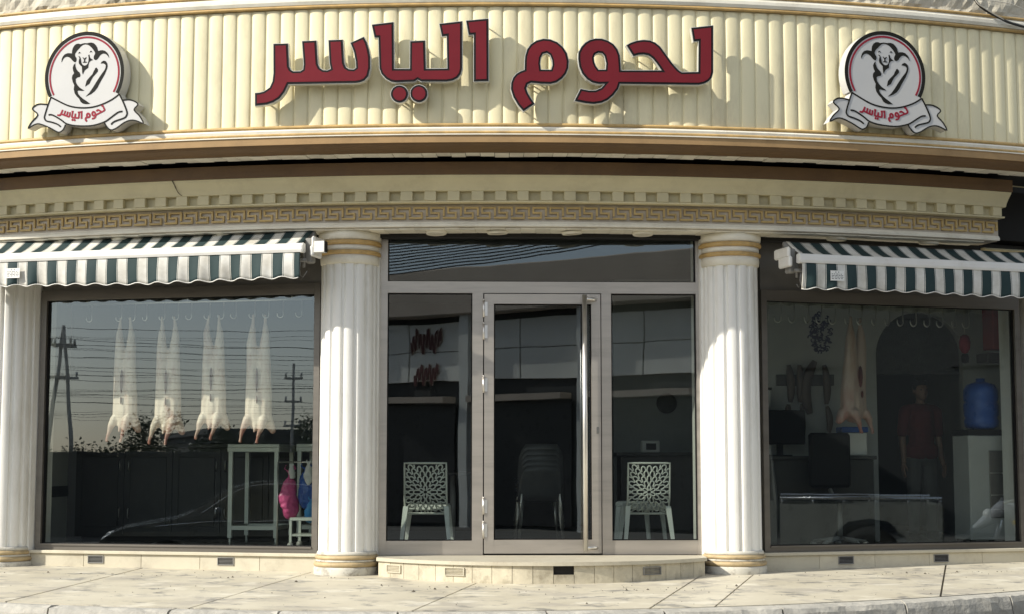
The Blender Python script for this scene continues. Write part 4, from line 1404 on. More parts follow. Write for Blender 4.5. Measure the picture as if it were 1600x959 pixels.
hanging_bag('plastic_bag', -2.03, 1.40, .90, .44, .20, M['pink'], 'pink plastic bag hanging in the left window beside the column', 1, .3)
hanging_bag('plastic_bag', -1.865, 1.36, .93, .36, .20, M['blue'], 'dark blue plastic bag hanging beside the pink one', 2, -.2)
hanging_bag('plastic_bag', -1.83, 1.28, .98, .20, .09, M['bagwhite'], 'small white plastic bag tied above the blue bags', 3, -.2)
hanging_bag('plastic_bag', -1.80, 1.30, .62, .20, .12, M['lightblue'], 'light blue plastic bag below the dark blue one', 4, .2)
hanging_bag('plastic_bag', -2.01, 1.37, .95, .12, .07, M['bagwhite'], 'small white plastic bag knotted on top of the pink bag', 5, .2)
# the bags hang from a bar between the tables
tag(MB().tube([(-2.15, 1.42, .985), (-1.5, 1.26, .985)], .008, 8).tube([(-2.15, 1.42, .985), (-2.15, 1.42, .15)], .008, 8).tube([(-1.5, 1.26, .985), (-1.5, 1.26, .15)], .008, 8).build('bag_stand', M['steel']),
    'thin steel stand the plastic bags hang from', 'stand')

# ================================================================== perforated chairs behind the entrance glass
def chair_meshes():
    """moulded chair seen from behind: back at local y = 0, front towards +y"""
    H0, H1, WT, WB = .35, .825, .196, .198
    def surf(u_, v_):
        # back shell: leans towards -y at the top, bows towards the sitter at its foot
        t = (v_ - H0) / (H1 - H0)
        lean = -.075 * t
        curl = .13 * max(0.0, (.38 - t) / .38) ** 1.7
        return Vector((u_, lean + curl - .035 * (1 - (u_ / .22) ** 2) * .8, v_))
    half = lambda v_: WB + (WT - WB) * (v_ - H0) / (H1 - H0)
    lat = MB()
    cx, cz = 0.0, .555
    def inside(x, z): return abs(x) <= half(z) - .004 and H0 + .012 <= z <= H1 - .010
    def strand(pts):
        run = []
        for x, z in pts + [(9, 9)]:
            if inside(x, z): run.append(surf(x, z))
            else:
                if len(run) > 1: lat.tube(run, .0068, 5, False)
                run = []
    step_r = .047
    for ring_i in range(0, 8):
        r0 = .016 + ring_i * step_r
        n = max(6, int(round(2 * PI * (r0 + .02) / .056)))
        if n % 2: n += 1
        ph = 0 if ring_i % 2 else PI / n
        for k in range(n):
            a0_, a1_ = 2 * PI * k / n + ph, 2 * PI * (k + 1) / n + ph
            pts = []
            for q in range(9):
                t = q / 8
                rr_ = r0 + step_r * .98 * math.sin(PI * t) ** .45
                aa = a0_ + (a1_ - a0_) * (t * .84 + .08)
                pts.append((cx + rr_ * math.sin(aa) * 1.02, cz + rr_ * math.cos(aa) * .98))
            strand(pts)
    fr = MB()
    side = lambda s: [surf(s * half(H0 + (H1 - H0) * i / 12), H0 + (H1 - H0) * i / 12) for i in range(13)]
    fr.tube(side(-1) + [surf(-half(H1) + 2 * half(H1) * i / 10, H1) for i in range(1, 10)] + side(1)[::-1], .0095, 6)
    fr.tube([surf(-half(H0) + 2 * half(H0) * i / 10, H0) for i in range(11)], .012, 6)
    lat.v, lat.f, lat.s = lat.v, lat.f, lat.s
    seat = MB()
    vs = []
    for i in range(13):
        x = -.195 + .39 * i / 12
        for j in range(9):
            t = j / 8
            vs.append((x, .09 + .42 * t, .405 + .03 * t - .03 * (1 - (x / .195) ** 2) * math.sin(PI * min(1, t + .1))))
    seat.add(vs, [(i * 9 + j, (i + 1) * 9 + j, (i + 1) * 9 + j + 1, i * 9 + j + 1) for i in range(12) for j in range(8)], True)
    legs = []
    for sx, y0_, y1_ in ((-1, .035, -.085), (1, .035, -.085), (-1, .47, .50), (1, .47, .50)):
        l = MB()
        top, bot = Vector((sx * .190, y0_, .42)), Vector((sx * .232, y1_, 0.0))
        if y0_ > .2: top = Vector((sx * .18, y0_, .42))
        for k in range(1):
            vs = []
            for q in range(6):
                t = q / 5
                c_ = top.lerp(bot, t)
                w_ = .024 - .010 * t
                d_ = .022 - .008 * t
                vs += [c_ + Vector((-w_, -d_, 0)), c_ + Vector((w_, -d_, 0)), c_ + Vector((w_, d_, 0)), c_ + Vector((-w_, d_, 0))]
            fs = [(q * 4 + a_, q * 4 + (a_ + 1) % 4, (q + 1) * 4 + (a_ + 1) % 4, (q + 1) * 4 + a_) for q in range(5) for a_ in range(4)]
            l.add(vs, fs + [(0, 1, 2, 3), (23, 22, 21, 20)])
        legs.append(l.mesh('leg', M['chair']))
    return lat.mesh('backrest', M['chair']), fr.mesh('back_frame', M['chair']), seat.mesh('seat', M['chair']), legs


BACK, FRAME, SEAT, LEGS = chair_meshes()


def chair(x, y, rz, lab, full=True):
    o = empty('perforated_chair', (x, y, .149), rz, lab, 'chair', 'pale perforated plastic chairs')
    b = inst('backrest', BACK, o)
    inst('back_frame', FRAME, b)
    s = inst('seat', SEAT, o)
    md = s.modifiers.new('thick', 'SOLIDIFY')
    md.thickness = .012
    for l in LEGS: inst('leg', l, o)
    return o


chair(-.64, .62, R(-1), 'pale plastic chair with lacy back behind the left door sidelight')
chair(1.455, .66, R(2), 'pale plastic chair with lacy back behind the right door sidelight')


def stool(x, y, rz, lab):
    o = empty('plastic_stool', (x, y, .149), rz, lab, 'stool', None)
    MB().box(-.16, .16, -.16, .16, .40, .45, None, .012).build('seat', M['chair'], o)
    for sx in (-1, 1):
        for sy in (-1, 1):
            l = MB()
            t_, b_ = Vector((sx * .135, sy * .135, .40)), Vector((sx * .165, sy * .165, 0))
            vs = []
            for c_, w_ in ((b_, .014), (t_, .022)):
                vs += [c_ + Vector((-w_, -w_, 0)), c_ + Vector((w_, -w_, 0)), c_ + Vector((w_, w_, 0)), c_ + Vector((-w_, w_, 0))]
            l.add(vs, [(0, 1, 5, 4), (1, 2, 6, 5), (2, 3, 7, 6), (3, 0, 4, 7), (3, 2, 1, 0), (4, 5, 6, 7)])
            l.build('leg', M['chair'], o)
    return o


stool(1.36, 1.40, R(-6), 'low pale plastic stool half hidden behind the right lacy chair')
# cafe table between the chairs further in
tb = empty('cafe_table', (-.45, 2.35, .15), 0, 'dim square cafe table behind the left lacy chair', 'table')
MB().box(-.38, .38, -.38, .38, .70, .735, None, .008).build('table_top', M['wood'], tb)
MB().tube([(0, 0, .04), (0, 0, .70)], .03, 12).build('pedestal', M['grey'], tb)
MB().lathe([(0, 0), (.24, 0), (.24, .015), (.05, .04), (0, .04)], n=24).build('foot', M['grey'], tb)

M['shellgrey'] = mat('dark_shell_plastic', (.07, .07, .07), .35, var=.1)
# stacked dark shell chairs seen through the door
def shell_mesh():
    vs = []
    for i in range(15):
        a = -1 + 2 * i / 14
        for j in range(11):
            t = j / 10
            if t < .5:
                q = t / .5
                y, z = .42 * (1 - q), .44 - .02 * math.sin(PI * q)
            else:
                q = (t - .5) / .5
                y, z = -.09 * q, .44 + .36 * q
            w_ = .22 + .02 * math.sin(PI * t)
            if t > .8: w_ *= 1 - .25 * ((t - .8) / .2) ** 2
            vs.append((a * w_, y + .05 * (a * a), z))
    return MB().add(vs, [(i * 11 + j, (i + 1) * 11 + j, (i + 1) * 11 + j + 1, i * 11 + j + 1) for i in range(14) for j in range(10)], True)


SHELL = shell_mesh().mesh('shell', M['shellgrey'])
SLEG = [MB().tube([(sx * .18, y0_, .43), (sx * .23, y1_, 0)], .011, 8).mesh('leg', M['steel']) for sx in (-1, 1) for y0_, y1_ in ((.05, -.02), (.36, .42))]
for k in range(5):
    o = empty('stacked_chair', (.47, 2.1, .15 + .055 * k), R(6), ('dark grey shell chair, lowest of the stack behind the door', 'dark grey shell chair, second from the bottom of the stack behind the door',
              'dark grey shell chair, middle one of the stack behind the door', 'dark grey shell chair, second from the top of the stack behind the door', 'dark grey shell chair, topmost of the stack behind the door')[k], 'chair', 'stack of dark shell chairs')
    s = inst('shell', SHELL, o)
    s.modifiers.new('thick', 'SOLIDIFY').thickness = .01
    for l in SLEG: inst('leg', l, o)

ct = empty('counter', (1.9, 3.1, .15), 0, 'dark counter below the porthole wall behind the right sidelight', 'counter')
MB().box(-.55, .5, -.2, .45, 0, .90).build('body', M['wood'], ct)
MB().box(-.6, .55, -.25, .49, .902, .94, None, .006).build('top', M['wood'], ct)
cr = empty('card_terminal', (1.68, 3.0, 1.09), 0, 'small white box with dark screen standing on the dark counter', 'terminal')
MB().box(-.10, .10, -.05, .05, .001, .13, None, .01).build('housing', M['signwhite'], cr)
MB().box(-.05, .06, -.056, -.051, .03, .10).build('screen', M['dark'], cr)

# ================================================================== right window
def sausage(px, pz0, pz1, bend_, r_, lab):
    pts = []
    for i in range(9):
        t = i / 8
        pts.append((bend_ * math.sin(PI * t) + (bend_ * .8 * t), 0, (pz1 - pz0) * t))
    rads = [r_ * max(.25, math.sin(PI * min(1, max(0, (i + .35) / 8.7))) ** .35) for i in range(9)]
    o = MB().tube(pts, rads, 12).build('sausage', M['sausage'], None, (px, 2.56, pz0))
    return tag(o, lab, 'sausage', 'sausages hanging on the white wall')


sausage(3.13, 2.02, 1.62, .015, .045, 'straight dark sausage at the left of the wall rack')
sausage(3.12, 1.60, 1.28, -.008, .042, 'lower dark sausage at the left end of the wall rack')
sausage(3.245, 2.02, 1.62, .004, .042, 'second dark sausage from the left on the wall rack')
sausage(3.26, 1.60, 1.21, .008, .030, 'long thin dark sausage hanging below the wall rack')
sausage(3.41, 2.06, 1.50, -.075, .060, 'thick curved dark sausage in the middle of the wall rack')
sausage(3.51, 2.02, 1.60, .02, .042, 'dark sausage near the right end of the wall rack')
sausage(3.53, 1.58, 1.30, .02, .036, 'lower dark sausage at the right end of the wall rack')
tag(MB().box(3.0, 3.62, 2.600, 2.618, 1.80, 1.92, None, .004).build('wall_rack', M['wood']), 'black board on the white wall that the sausages hang from', 'rack')
# dark-blue calligraphy oval
rnd = random.Random(5)
cal = MB()
for k in range(120):
    a = rnd.uniform(0, 2 * PI)
    q = math.sqrt(rnd.uniform(.02, .95))
    cx, cz = .125 * q * math.cos(a), .225 * q * math.sin(a)
    w_ = rnd.uniform(.014, .026)
    t0_ = rnd.uniform(0, 6.28)
    pts = [(cx + w_ * math.cos(t0_ + t) * (1 if t < 2.2 else .6), cz + w_ * .9 * math.sin(t0_ + t)) for t in [i * .42 for i in range(rnd.choice((6, 8, 10)))]]
    cal.prism(ribbon(pts, rnd.uniform(.009, .014)), [], -.004 - .00006 * k, 0)
tag(cal.build('calligraphy_plaque', M['navy'], None, (3.485, 2.617, 2.36)), 'dark blue oval calligraphy cut-out on the white wall', 'wall decoration')

dk = empty('sales_counter', (3.4, 2.05, .15), 0, 'black sales counter along the wall in the right window', 'counter')
MB().box(-.72, .50, 0, .5, 0, .86).build('body', M['wood'], dk)
MB().box(-.74, .53, -.03, .52, .862, .90, None, .006).build('top', M['wood'], dk)
mo = empty('monitor', (2.98, 2.3, 1.05), R(8), 'black computer monitor on the sales counter seen from behind', 'monitor')
MB().box(-.27, .27, -.03, .02, .12, .48, None, .012).build('panel', M['black'], mo)
MB().box(-.03, .03, -.01, .03, .01, .14).build('stand', M['black'], mo)
MB().box(-.11, .11, -.08, .09, .0015, .012, None, .004).build('foot', M['black'], mo)
oc = empty('office_chair', (3.38, 1.72, .15), R(10), 'black office chair in front of the sales counter', 'chair')
MB().box(-.22, .22, -.03, .03, .58, 1.13, None, .025).build('backrest', M['black'], oc)
MB().box(-.24, .24, -.48, -.02, .44, .52, None, .03).build('seat', M['black'], oc)
MB().tube([(0, -.24, .06), (0, -.24, .44)], .028, 10).build('post', M['grey'], oc)
for k in range(5):
    a = 2 * PI * k / 5
    MB().tube([(0, -.24, .09), (.27 * math.cos(a), -.24 + .27 * math.sin(a), .05)], .018, 8).tube([(.27 * math.cos(a), -.24 + .27 * math.sin(a) - .015, .028), (.27 * math.cos(a), -.24 + .27 * math.sin(a) + .015, .028)], .028, 10).build('foot_arm', M['grey'], oc)
MB().tube([(0, .0, .56), (0, -.12, .45)], .02, 8).build('back_bar', M['grey'], oc)
bx_ = empty('blue_crate', (3.72, 2.22, 1.05), R(5), 'blue plastic tub stack on the sales counter beside the hanging carcass', 'tub')
MB().box(-.13, .13, -.10, .10, .0015, .24, None, .01).build('clear_box', M['bagwhite'], bx_)
MB().box(-.14, .14, -.11, .11, .2415, .30, None, .008).build('lid', M['blue'], bx_)
wc = empty('paper_roll', (2.86, 2.46, 1.55), 0, 'white paper towel holder on the wall beside the sausages', 'paper holder')
MB().box(-.06, .06, 0, .15, 0, .20, None, .012).build('cover', M['signwhite'], wc)
MB().box(-.07, .07, -.01, .155, .201, .225, None, .005).build('lid', M['black'], wc)

# water dispenser with big blue bottle
dsp = empty('water_dispenser', (4.92, 1.72, .15), R(14), 'white water dispenser cabinet at the right end of the right window', 'dispenser')
MB().box(-.235, .19, -.16, .16, .06, 1.10, None, .01).build('cabinet', M['wallwhite'], dsp)
MB().box(-.235, .19, -.16, .16, 1.101, 1.16, None, .006).build('top', M['black'], dsp)
MB().box(-.02, .17, -.172, -.161, .28, .95, None, .006).build('tap_recess', M['alud'], dsp)
for z in (.72, .50, .36):
    MB().box(-.01, .16, -.178, -.1725, z, z + .012).build('shelf_line', M['steel'], dsp)
for x, y in ((-.2, -.13), (.16, -.13), (-.2, .13), (.16, .13)):
    MB().box(x - .02, x + .02, y - .02, y + .02, 0, .06).build('foot', M['black'], dsp)
bt = MB().lathe([(0, .003), (.12, .003), (.165, .03), (.172, .09), (.160, .12), (.172, .15), (.175, .25), (.162, .28), (.174, .31), (.172, .40), (.14, .455), (.07, .48), (.045, .49), (.045, .52), (0, .52)], n=32)
tag(bt.build('water_bottle', M['blue'], None, (4.93, 1.73, 1.31)), 'big blue water bottle standing on the white dispenser', 'bottle')
rb = empty('red_cabinet', (5.23, 1.78, 2.12), R(14), 'red wall cabinet high at the right end of the right window', 'wall cabinet')
MB().box(-.22, .16, -.10, .10, 0, .48, None, .008).build('case', M['darkred'], rb)
MB().box(-.08, .10, -.108, -.101, .12, .30, None, .004).build('hatch', M['shirt'], rb)
MB().box(-.30, .16, -.13, .10, -.13, -.04, None, .006).build('shelf', M['wood'], rb)
la = empty('red_lantern', (4.86, 2.0, 2.1), 0, 'small glossy red lantern hanging beside the red cabinet', 'lantern')
MB().lathe([(0, 0), (.03, .01), (.055, .06), (.06, .12), (.045, .18), (.02, .20), (0, .2)], n=20).build('globe', M['signred'], la)
MB().tube([(0, 0, .2), (0, 0, .55)], .003, 6).build('cord', M['palecable'], la)
MB().lathe([(0, -.10), (.035, -.09), (.04, -.03), (.03, 0), (0, 0)], n=16).build('tassel', M['black'], la)

# ---- man in a red polo shirt
man = empty('person', (4.64, 3.0, .149), R(14), 'man in red polo shirt and grey trousers standing inside the right window', 'person')
def limb(mb, *pts): return mb.caps(list(pts))
bd = MB()
for s in (-1, 1):
    limb(bd, ((s * .095, .0, .90), .088), ((s * .10, -.005, .50), .060), ((s * .105, .01, .10), .042), ((s * .105, .0, .05), .045))
    limb(bd, ((s * .105, .02, .045), .042), ((s * .12, -.13, .035), .034))
    limb(bd, ((s * .185, .0, 1.38), .060), ((s * .218, .02, 1.12), .044), ((s * .225, -.02, .90), .034), ((s * .232, -.035, .84), .030))
    # palm, five fingers
    bd.ball((s * .247, -.045, .785), .020, .042, .050, 10)
    for k in range(4):
        y = -.075 + k * .021
        ln = (.075, .088, .082, .062)[k]
        limb(bd, ((s * .248, y, .755), .0095), ((s * .243, y - .004, .755 - ln * .55), .009), ((s * .232, y - .004, .755 - ln), .008))
    limb(bd, ((s * .243, -.075, .81), .012), ((s * .236, -.105, .775), .010), ((s * .230, -.112, .745), .009))
limb(bd, ((-.06, 0, .95), .11), ((.06, 0, .95), .11))
limb(bd, ((0, .0, 1.0), .125), ((0, -.005, 1.2), .135), ((0, 0, 1.34), .12))
limb(bd, ((-.15, .01, 1.40), .062), ((0, .01, 1.42), .075), ((.15, .01, 1.40), .062))
limb(bd, ((0, .01, 1.44), .056), ((0, -.01, 1.53), .052))
bd.ball((0, -.015, 1.615), .074, .092, .108, 16)
bd.ball((0, -.045, 1.555), .050, .055, .050, 12)
bd.ball((0, -.108, 1.60), .013, .020, .020, 10)                 # nose
bd.ball((0, -.100, 1.562), .022, .010, .007, 10)                # lips
for s in (-1, 1):
    bd.ball((s * .077, .0, 1.605), .010, .02, .030, 8)            # ears
    bd.ball((s * .030, -.094, 1.642), .020, .010, .007, 8)        # brows
body = blob('body', bd, .0072, 3, M['skin'], man)
ha = MB()
ha.ball((0, .01, 1.648), .083, .098, .092, 16)
ha.ball((0, -.05, 1.70), .060, .055, .035, 12)
hair = blob('hair', ha, .008, 3, M['hair'], man)
# keep the hair off the face: it sits high and back
for v_ in hair.data.vertices:
    if v_.co.y < -.045 and v_.co.z < 1.67: v_.co.y = -.045 + (v_.co.y + .045) * .15
ey = MB()
for s in (-1, 1): ey.ball((s * .031, -.090, 1.622), .013, .012, .008, 10)
ey.build('eyes', M['hair'], man)
sh = MB()
limb(sh, ((-.058, 0, .95), .138), ((.058, 0, .95), .138))
limb(sh, ((0, 0, 1.0), .145), ((0, -.005, 1.18), .155), ((0, 0, 1.34), .142))
limb(sh, ((-.16, .01, 1.395), .074), ((0, .01, 1.415), .080), ((.16, .01, 1.395), .074))
for s in (-1, 1): limb(sh, ((s * .185, .0, 1.38), .074), ((s * .216, .015, 1.16), .062))
polo = blob('polo_shirt', sh, .010, 3, M['shirt'], man)
for v_ in polo.data.vertices:
    if v_.co.z < .87: v_.co.z = .87 + (v_.co.z - .87) * .06
tr = MB()
limb(tr, ((-.06, 0, .88), .108), ((.06, 0, .88), .108))
for s in (-1, 1): limb(tr, ((s * .088, .0, .84), .102), ((s * .10, -.005, .50), .080), ((s * .105, .01, .11), .064))
blob('trousers', tr, .010, 3, M['trouser'], man)
so = MB()
for s in (-1, 1): limb(so, ((s * .105, .035, .05), .052), ((s * .112, -.05, .046), .050), ((s * .12, -.15, .040), .041))
blob('shoes', so, .009, 3, M['shoe'], man)

# ================================================================== the street opposite (seen in the glass)
M.update(
    panel=mat('pale_cladding', (.78, .77, .72), .45, var=.06, scale=1.5, rand=.06),
    tan=mat('tan_render', (.48, .40, .33), .8, var=.1, scale=.8),
    greywall=mat('grey_render', (.05, .053, .053), .8, var=.12, scale=.6),
    whitewall=mat('white_render', (.62, .62, .60), .8, var=.08, scale=.6),
    shopdark=mat('dark_shopfront', (.03, .03, .032), .3, var=.2),
    roofdark=mat('dark_roof', (.06, .06, .06), .8, var=.2),
    wirem=mat('hazed_wire', (.10, .10, .10), .7, var=.2),  # greyed wire: distance haze is put into the colour
    wood_pole=mat('hazed_pole', (.5, .48, .45), .85, var=.2),  # pole colour lightened to paint in the haze of distance
    carpaint=mat('dark_car_paint', (.07, .075, .08), .2, metal=.4, var=.05, coat=.8),
    pickpaint=mat('grey_green_truck_paint', (.30, .31, .29), .3, metal=.2, var=.1, coat=.5),
    carglass=mat('car_glass', (.02, .025, .028), .05, var=.05),
    chrome=mat('chrome', (.75, .75, .75), .08, metal=1.0, var=.02),
    tyre=mat('tyre', (.018, .018, .018), .85, var=.2),
    lamp=mat('lamp_lens', (.55, .55, .55), .1, var=.05),
    bikewhite=mat('bike_white', (.30, .31, .33), .2, var=.03, coat=.6),
    bikeyellow=mat('bike_yellow', (.55, .36, .03), .25, var=.05, coat=.6),
    dullred=mat('faded_red', (.12, .03, .03), .6, var=.1),
    leaf=mat('leaves', (.055, .085, .03), .6, var=.35, scale=6),
    bark=mat('bark', (.10, .075, .05), .9, var=.25, scale=12, bump=.5),
)
GZ = -.855
# building straight across
ang = R(38)
opp = empty('arcade_building', (-3.5, -32.5, GZ), ang, 'low arcade building with pale cladding and deep tan canopy across the street', 'building')
MB().box(0, 24, -9, -2.2, 0, 6.5).build('wall', M['greywall'], opp)
MB().box(-.4, 24.4, -2.2, -1.5, 6.15, 7.45, None, .03).build('canopy', M['tan'], opp)
for i in range(12):
    for j in range(2):
        MB().box(.02 + i * 2.0, 1.98 + i * 2.0, -2.19, -2.10, 4.25 + j * .87, 5.10 + j * .87, None, .01).build('cladding_panel', M['panel'], opp)
for i in range(6):
    x = .5 + i * 4.0
    MB().box(x, x + 3.2, -2.19, -2.12, .1, 3.6).build('shopfront', M['shopdark'], opp)
    MB().box(x - .4, x - .1, -2.05, -1.75, 0, 6.15).build('pillar', M['panel'], opp)
    MB().box(x, x + 3.2, -2.11, -1.5, 3.62, 3.8).build('shade_slat', M['tan'], opp)
sg = empty('red_shop_sign', Vector((-3.5, -32.5, GZ)) + Matrix.Rotation(ang, 3, 'Z') @ Vector((2.7, -2.07, 0)), ang, 'red looped lettering sign with pale edges on the arcade wall', 'sign')
for (x0, z0, w_, hgt, nl) in ((-.55, 5.45, 1.15, 1.0, 8), (-.45, 4.45, .9, .8, 6)):
    pts = [(-(x0 + w_ * t / 60) , z0 + hgt * (.30 * math.sin(t / 60 * nl * 2 * PI) + .12 * math.sin(t * .31))) for t in range(61)]
    MB().prism(ribbon(pts, .085), [], -.0, .03).build('pale_edge', M['tan'], sg)
    MB().prism(ribbon(pts, .045), [], .031, .05).build('red_stroke', M['dullred'], sg)
blk = empty('grey_block', (24.0, -18.5, GZ), R(47), 'plain grey commercial block beyond the parked pickup', 'building')
MB().box(-14, 14, -8, 0, 0, 10.5).build('wall', M['greywall'], blk)
MB().box(-14.2, 14.2, -.2, .25, 10.5, 11.1, None, .02).build('parapet', M['panel'], blk)
for i in range(7):
    for j in range(2):
        x = -12.8 + i * 3.9
        MB().box(x, x + 1.3, .001, .06, 4.4 + j * 3.3, 5.6 + j * 3.3).build('window', M['roofdark'], blk)
for k, (x, y, rz, w_, h, m, lab) in enumerate((
        (-52, -40, 41, 7, 3.6, 'whitewall', 'low white house on the far left of the street'),
        (-37, -42, 41, 11, 3.0, 'roofdark', 'low dark shed beyond the leaning poles'),
        (-28, -46, 41, 9, 3.5, 'greywall', 'flat grey house behind the short mast'))):
    b = empty('roadside_house', (x, y, GZ), R(rz), lab, 'building')
    MB().box(-w_ / 2, w_ / 2, -6, 0, 0, h).build('wall', M[m], b)
    MB().box(-w_ / 2 - .2, w_ / 2 + .2, -6.2, .2, h + .002, h + .22).build('roof', M['roofdark'], b)
    for i in range(3):
        MB().box(-w_ / 2 + 1 + i * 2.6, -w_ / 2 + 2.3 + i * 2.6, .001, .05, 1.0, 2.3).build('window', M['shopdark'], b)


bw = empty('boundary_wall', (-20.0, -20.5, GZ), math.atan2(-.625, .78), 'long dark boundary wall with coping along the left side of the street', 'wall')
MB().box(-9, 9, -.25, 0, 0, 2.05).build('wall', M['roofdark'], bw)
for i in range(12):
    MB().box(-9 + i * 1.5, -7.52 + i * 1.5, -.30, .05, 2.052, 2.14, None, .01).build('coping', M['greywall'], bw)


def pole(x, y, h, lean, lab, arms=2):
    o = empty('utility_pole', (x, y, GZ), 0, lab, 'utility pole', 'utility poles on the far side of the street')
    tx, ty = lean
    MB().tube([(0, 0, 0), (tx, ty, h)], [.08, .045], 10).build('shaft', M['wood_pole'], o)
    for k in range(arms):
        t = 1 - .10 - .16 * k
        c = Vector((tx * t, ty * t, h * t))
        d = Vector((.78, -.63, 0)) * .55
        MB().box(-.34, .34, -.035, .035, -.04, .04).build('crossarm', M['wood_pole'], o, c, (0, 0, R(-39)))
        for q in (-.42, 0, .42):
            MB().tube([c + d * q * 1.2 + Vector((0, 0, .05)), c + d * q * 1.2 + Vector((0, 0, .2))], .04, 8).build('insulator', M['panel'], o)
    return o


pole(-27.9, -23.8, 6.0, (.45, -.40), 'left one of two crossed leaning utility poles')
pole(-27.0, -24.4, 5.95, (-.35, .30), 'right one of two crossed leaning utility poles')
pole(-27.9, -36.8, 5.6, (.05, 0), 'short slim mast among the wires far down the street', 3)
pd = Vector((.78, -.625, 0))
rnd = random.Random(9)
for k in range(26):
    c = Vector((-24.6 + rnd.uniform(-1.5, 1.5), -26.8 + rnd.uniform(-1.5, 1.5), 0))
    z = (2.2, 2.5, 2.7, 3.0, 3.1, 3.3, 3.4, 3.6, 3.75, 3.9, 4.0, 4.1, 4.25, 4.4, 4.5, 4.6, 4.75, 4.9, 5.0, 2.35, 2.9, 3.2, 3.5, 4.3, 2.6, 2.8)[k]
    sl = rnd.uniform(-.035, .03)
    sag = rnd.uniform(.15, .5)
    pts = [c + pd * t + Vector((0, 0, z + sl * t + sag * ((t / 14) ** 2))) for t in range(-14, 15, 2)]
    o = MB().tube(pts, rnd.choice((.0045, .006, .008)), 5).build('overhead_wire', M['wirem'])
    tag(o, 'black overhead wire strung across the far left of the street', 'wire', 'overhead wires along the street')
for k in range(12):
    a_, b_ = Vector((-7.5 + k * .25, -27 + k * .15, 5.5 + .06 * k)), Vector((9 + k * .4, -25.5 + k * .15, 7.6 + .16 * k))
    pts = [a_.lerp(b_, t / 10) - Vector((0, 0, .5 * math.sin(PI * t / 10))) for t in range(11)]
    o = MB().tube(pts, .018, 5).build('overhead_wire', M['cable'])
    tag(o, 'black overhead wire slanting up past the arcade building canopy', 'wire', 'overhead wires by the arcade building')
for k in range(5):
    a_, b_ = Vector((12, -16.5, 4.4 + .45 * k)), Vector((21, -7, 4.2 + .5 * k))
    pts = [a_.lerp(b_, t / 10) - Vector((0, 0, .4 * math.sin(PI * t / 10))) for t in range(11)]
    o = MB().tube(pts, .014, 5).build('overhead_wire', M['cable'])
    tag(o, 'black overhead wire in front of the grey block', 'wire', 'overhead wires by the grey block')


def street_tree(x, y, h, rad, seed, lab):
    rnd = random.Random(seed)
    o = empty('street_tree', (x, y, GZ), 0, lab, 'tree', 'trees along the far side of the street')
    t = MB().tube([(0, 0, 0), (.05, .02, h * .3), (-.04, .05, h * .55)], [.14, .10, .07], 8)
    for k in range(5):
        a = 2 * PI * k / 5
        t.tube([(0, 0, h * .4), (rad * .4 * math.cos(a), rad * .4 * math.sin(a), h * .6), (rad * .7 * math.cos(a), rad * .7 * math.sin(a), h * .75)], [.06, .04, .015], 6)
    t.build('trunk', M['bark'], o)
    c = MB()
    cl = [(rnd.gauss(0, .42) * rad, rnd.gauss(0, .42) * rad, h * .66 + rnd.gauss(0, .26) * rad) for _ in range(34)]
    for k in range(7000):
        b = rnd.choice(cl)
        p = Vector((b[0] + rnd.gauss(0, .11) * rad, b[1] + rnd.gauss(0, .11) * rad, b[2] + rnd.gauss(0, .09) * rad))
        u_ = Vector((rnd.gauss(0, 1), rnd.gauss(0, 1), rnd.gauss(0, 1))).normalized()
        v_ = u_.orthogonal().normalized()
        s = rnd.uniform(.035, .075)
        c.add([p - u_ * s, p + v_ * s * .5, p + u_ * s, p - v_ * s * .5], [(0, 1, 2, 3)])
    c.build('crown', M['leaf'], o)


for k, (x, y, h, rd, lab) in enumerate((
        (-25.6, -17.9, 3.1, 1.7, 'low bushy tree at the left end of the boundary wall'), (-23.4, -19.8, 2.7, 1.6, 'dark bushy tree below the leaning poles'),
        (-21.6, -21.0, 2.9, 1.7, 'wide bushy tree behind the middle of the boundary wall'), (-19.8, -22.5, 2.6, 1.5, 'small dark tree right of the middle of the boundary wall'),
        (-18.0, -24.0, 3.0, 1.7, 'bushy tree towards the right end of the boundary wall'), (-16.2, -25.6, 2.8, 1.6, 'small tree at the right end of the boundary wall'))):
    street_tree(x, y, h, rd, k + 1, lab)


# ---- parked vehicles
def remap(mb, hw):
    mb.v = [(x, (-1 if y < 0 else 1) * hw(x, z), z) for x, y, z in mb.v]
    return mb


def wheel(o, x, y, r, w_):
    t = inst('wheel', None, o, (x, y, r), (R(90), 0, 0))
    MB().lathe([(r * .60, -w_ / 2), (r * .92, -w_ / 2), (r, -w_ * .3), (r, w_ * .3), (r * .92, w_ / 2), (r * .60, w_ / 2), (r * .60, -w_ / 2)], n=28).build('tyre', M['tyre'], t)
    q = MB().lathe([(0, -w_ * .3), (r * .59, -w_ * .42), (r * .59, w_ * .42), (0, w_ * .3)], n=28)
    for k in range(5):
        a = 2 * PI * k / 5
        for s in (-1, 1):
            q.box(.04, r * .56, -.025, .025, s * w_ * .44 - .006, s * w_ * .44 + .006, Matrix.Rotation(a, 4, 'Z'))
    q.build('rim', M['chrome'], t)


